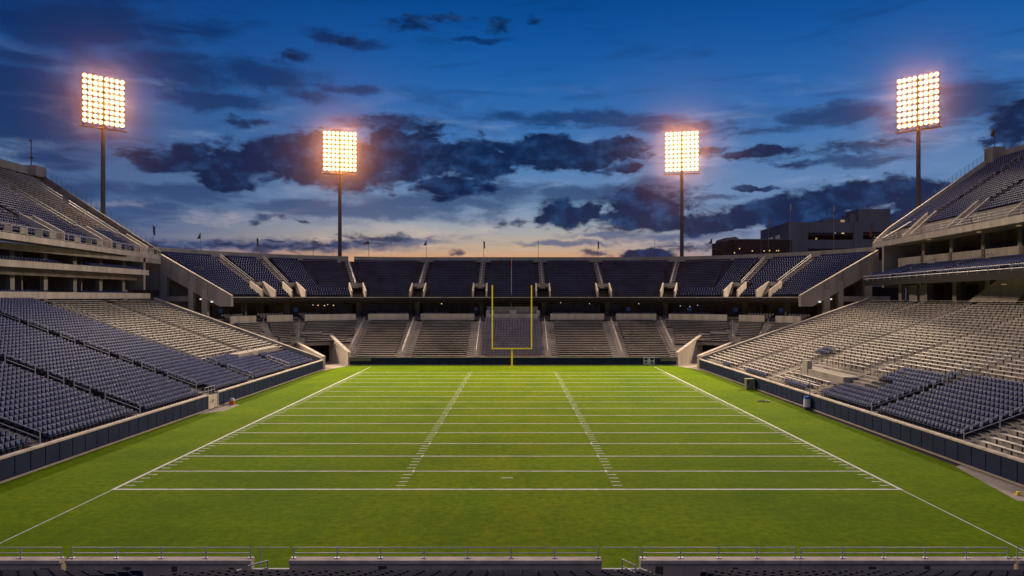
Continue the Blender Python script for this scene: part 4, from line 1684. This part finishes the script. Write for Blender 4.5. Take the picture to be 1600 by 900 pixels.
flagpole(313, 363, 'flagpole with a dark flag blown aside, second from the left on the far rim', kind='tri', mat_='flag')
flagpole(238, 352, 'flagpole with a limp dark flag where the left upper deck meets the far stand', base=19.5)
flagpole(401, 371, 'flagpole with a short limp flag on the rim left of the inner left tower')
flagpole(488, 373, 'bare pole with a short arm, just left of the inner left tower', kind='rod')
flagpole(575, 377, 'flagpole with a dark red flag blowing left beside the inner left tower', kind='wave', mat_='flag_red')
flagpole(667, 375, 'flagpole with a blue triangular flag between tower and goalpost', kind='tri', mat_='bluepaint')
flagpole(755.5, 376, 'flagpole with a limp flag just left of the goalpost')
flagpole(842, 375, 'bare flagpole right of the goalpost', kind='none')
flagpole(934, 376, 'flagpole with a limp dark flag midway between goalpost and right inner tower')
flagpole(1023, 376, 'bare flagpole just left of the inner right tower', kind='none')
flagpole(1113, 372, 'flagpole with a small flag in front of the low brick building', kind='tri')
flagpole(1200, 341, 'flagpole with a limp flag before the left end of the concrete building')
flagpole(1236, 318, 'tall flagpole with a long limp flag before the concrete building')
flagpole(1301.5, 320, 'tall thin flagpole in front of the middle pier of the concrete building')
flagpole(1190, 362, 'short reddish pole at the rim by the brick building', kind='none')
t = thing('flagpole', 'flagpole with a dark flag on the corner pier of the right upper deck', 'flagpole', (83.4, 122.6, 38))
MB().tube((0, 0, 0), (0, 0, 3.4), .06, 6).build('pole', 'darksteel', t)
MB().prism([(0, 0, 3.3), (-.5, .1, 2.6), (-.62, .1, 2.0), (-.1, 0, 1.9)], (0, .05, 0)).build('flag', 'flag_red', t)
t = thing('lamp_mast', 'thin dark mast on the left upper deck corner with a small box', 'mast', (-84.6, 122.9, 34.9))
MB().tube((0, 0, 0), (0, 0, 4.4), .08, 6).build('pole', 'darksteel', t)
MB().box(-.35, .1, -.1, .1, 4.3, 4.55).build('camera_head', 'darksteel', t)
MB().box(-.15, .3, -.15, .15, 1.2, 1.6).build('junction_box', 'darksteel', t)
t = thing('wind_streamer_pole', 'thin pole with an orange streamer behind the goalpost', 'pole', (-.9, 141.9, 9.5))
MB().tube((0, 0, 0), (0, 0, 10.2), .035, 6).build('pole', 'steel', t)
MB().prism([(0, -.05, 10.3), (.16, -.05, 10.2), (.08, -.05, 9.0), (-.12, -.05, 8.4), (-.02, -.05, 9.3)], (0, .04, 0)).build('streamer', 'orange', t)
t = thing('sideline_post', 'thin reddish post at the corner of the right upper deck walkway', 'post', (62.2, 123.0, 21))
MB().tube((0, 0, 0), (0, 0, 3.8), .06, 6).build('pole', 'brick', t)
MB().prism([(-.02, 0, 2.9), (-.42, .05, 2.5), (-.40, .05, 1.6), (-.02, 0, 1.5)], (0, .04, 0)).build('flag', 'flag_red', t)

# ================================================================== buildings beyond
gb = thing('parking_garage', 'large grey concrete building with dark open decks behind the right stand', 'building', (90, 200, 0))


def wb(x0, x1, y0, y1, z0, z1, name='wall', m_='gar', par=gb, org=(90, 200)):
    return MB().box(x0 - org[0], x1 - org[0], y0 - org[1], y1 - org[1], z0, z1).build(name, m_, par)


# piers, spandrels, dark decks between
ZT = 33.4
wb(77.3, 83.0, 200, 201, 0, ZT)                                   # corner pier
wb(83.0, 96, 200.2, 200.8, 30.4, ZT, 'parapet')
wb(83.0, 96, 200.2, 200.8, 25.9, 28.4, 'parapet')
wb(96, 98.6, 199.9, 201, 0, ZT + .05)
wb(98.6, 118, 200.2, 200.8, 30.6, ZT + .1, 'parapet')
wb(98.6, 118, 200.2, 200.8, 26.0, 28.5, 'parapet')
wb(83.0, 118, 200.2, 200.8, 15, 22.6, 'parapet')
for z in (25.8, 30.2, ZT - .3):
    wb(83, 118, 200.9, 232, z - .3, z, 'floor_slab')
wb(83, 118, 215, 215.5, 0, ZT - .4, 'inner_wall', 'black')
b = MB()
b.prism([(77.3 - 90, .5, 0), (80.6 - 90, 32, 0), (80.6 - 90, 32, ZT + .6), (77.3 - 90, .5, ZT - .02)], (.8, 0, 0))
b.build('side_wall', 'gar', gb)
for y0, y1 in ((208, 213), (216, 222)):
    f_ = MB()
    xx = lambda y: 77.3 + (y - 200.5) * 3.3 / 31.5 - .05 - 90
    f_.prism([(xx(y0), y0 - 200, 27.6), (xx(y1), y1 - 200, 27.6), (xx(y1), y1 - 200, 30.6), (xx(y0), y0 - 200, 30.6)], (.04, 0, 0))
    f_.build('window', 'glass', gb)
wb(99.3, 108.6, 204, 212, ZT - .2, 37.6, 'rooftop_plant', 'gar')
wb(97.3, 99.28, 205, 210, ZT - .2, 36.2, 'rooftop_plant', 'gar')
wb(90, 97.2, 206, 212, ZT - .2, 34.8, 'rooftop_plant', 'gar')
wb(95.0, 96.2, 205.9, 205.98, 33.5, 34.7, 'lit_window', 'winlit')
wb(86.4, 86.9, 203, 203.1, 27.6, 29.2, 'lit_window', 'winlit')
for (x, y, m_, s_) in ((1305, 363.5, 'cool', .16), (1317, 365, 'warm', .34), (1327, 366.5, 'warm', .12), (1244, 387, 'cool', .2), (1286, 362, 'warm', .1)):
    x_, y_, z_ = px(x, y, 203)
    wb(x_ - s_, x_ + s_, y_ - .05, y_ + .05, z_ - s_, z_ + s_, 'ceiling_lamp', m_)
# antenna
b = MB()
b.tube((92, 8, 34.6), (92, 8, 37), .05, 5)
b.tube((91.6, 8, 36.2), (92.3, 8, 37.4), .12, 5)
o = b.build('antenna', 'darksteel', gb)
o.location = (-90, 0, 0)

bb_ = thing('brick_building', 'low dark brick building with small lights left of the concrete building', 'building', (66, 196, 0))
MB().box(-5.5, 10.8, -.2, 14, 0, 28.0).build('wall', 'brick', bb_)
MB().box(-8.6, -5.52, .5, 10, 0, 27.6).build('wall', 'brick', bb_)
MB().prism([(-8.0, 1, 27.6), (-3.5, 1, 28.4), (-4.6, 1, 29.0), (-7.6, 1, 28.6)], (0, 8, 0)).build('roof', 'gar', bb_)
MB().prism([(-10.2, .6, 25.4), (-8.6, .6, 24.8), (-8.6, .6, 25.3), (-10.2, .6, 25.8)], (0, 3, 0)).build('canopy', 'darksteel', bb_)
MB().box(4.8, 5.2, -.5, -.22, 0, 27.9).build('pilaster', 'brick', bb_)
MB().box(-5.6, 10.9, -.3, 14.1, 28.0, 28.25).build('roof_edge', 'gar', bb_)
for (x, y) in ((1156, 388.5), (1148, 395), (1176, 392), (1194.5, 392), (1203, 391.5), (1214, 391.5), (1217, 391.5)):
    x_, y_, z_ = px(x, y, 195.5)
    MB().box(x_ - 66 - .12, x_ - 66 + .12, -.32, -.22, z_ - .12, z_ + .12).build('wall_lamp', 'warm', bb_)

# ================================================================== small things by the walls
c = thing('drinks_cooler', 'small orange and white cooler on the grass by the left gate', 'cooler', (-31.6, 78.4, 0))
MB().tube((0, 0, .0), (0, 0, .42), .27, 12, .29).build('tub', 'orange', c)
MB().tube((0, 0, .42), (0, 0, .62), .28, 12, .26).build('collar', 'boards', c)
MB().tube((0, 0, .62), (0, 0, .72), .27, 12, .12).build('lid', 'boards', c)
c = thing('utility_cabinet', 'grey green metal cabinet standing against the right field wall', 'cabinet', (30.35, 91.5, 0))
MB().box(-.5, .5, -.4, .4, .08, 1.3).build('cabinet_body', 'boxgreen', c)
MB().box(-.56, .56, -.46, .46, 1.3, 1.38).build('cabinet_top', 'boxgreen', c)
MB().box(-.42, -.12, -.44, -.405, .7, 1.15).build('cabinet_vent', 'darksteel', c)
MB().box(-.46, .46, -.36, .36, 0, .075).build('cabinet_foot', 'darksteel', c)
c = thing('water_jug_stand', 'white jug with blue lid on a thin blue pole by the right wall', 'jug', (31.0, 74.8, 0))
MB().tube((.28, .1, 0), (.28, .1, 3.0), .04, 6).build('pole', 'bluepaint', c)
MB().box(-.4, .25, -.25, .25, .0, .3).build('stand', 'darksteel', c)
MB().tube((-.08, 0, .3), (-.08, 0, 1.15), .36, 12, .33).build('jug', 'boards', c)
MB().tube((-.08, 0, 1.15), (-.08, 0, 1.42), .35, 12, .22).build('lid', 'bluepaint', c)
c = thing('hose_reel', 'dark coil of hose lying on the turf beside the right wall', 'hose', (28.3, 80.5, 0))
b = MB()
for k in range(26):
    a0, a1 = k * .5, (k + 1) * .5
    r0, r1 = .25 + k * .012, .25 + (k + 1) * .012
    b.tube((r0 * cos(a0) * 1.4, r0 * sin(a0), .05 + .002 * k), (r1 * cos(a1) * 1.4, r1 * sin(a1), .05 + .002 * k), .035, 5)
b.build('hose_coil', 'darksteel', c)
c = thing('pylon_marker', 'small yellow marker on the ground at the right edge', 'marker', (30.25, 42.4, 0))
b = MB()
b.box(-.16, .16, -.12, .12, 0, .05)
b.box(-.09, .09, -.07, .07, .05, .2)
b.build('marker_block', 'yellow', c)

# ================================================================== added haze, tinted orange to make the lamp halos
hb_ = MB()
hb_.box(-150, 150, -14, 270, -1.2, 76)
me = bpy.data.meshes.new('haze')
me.from_pydata(hb_.v, [], hb_.f)
hm_ = bpy.data.materials.new('glow_haze')
hm_.use_nodes = True
t_ = hm_.node_tree
t_.nodes.remove(t_.nodes['Principled BSDF'])
pv = t_.nodes.new('ShaderNodeVolumePrincipled')
pv.inputs['Color'].default_value = (1, .44, .14, 1)
pv.inputs['Density'].default_value = HAZE
pv.inputs['Anisotropy'].default_value = .975
t_.links.new(pv.outputs[0], t_.nodes['Material Output'].inputs['Volume'])
me.materials.append(hm_)
link('haze', me, kind='stuff')
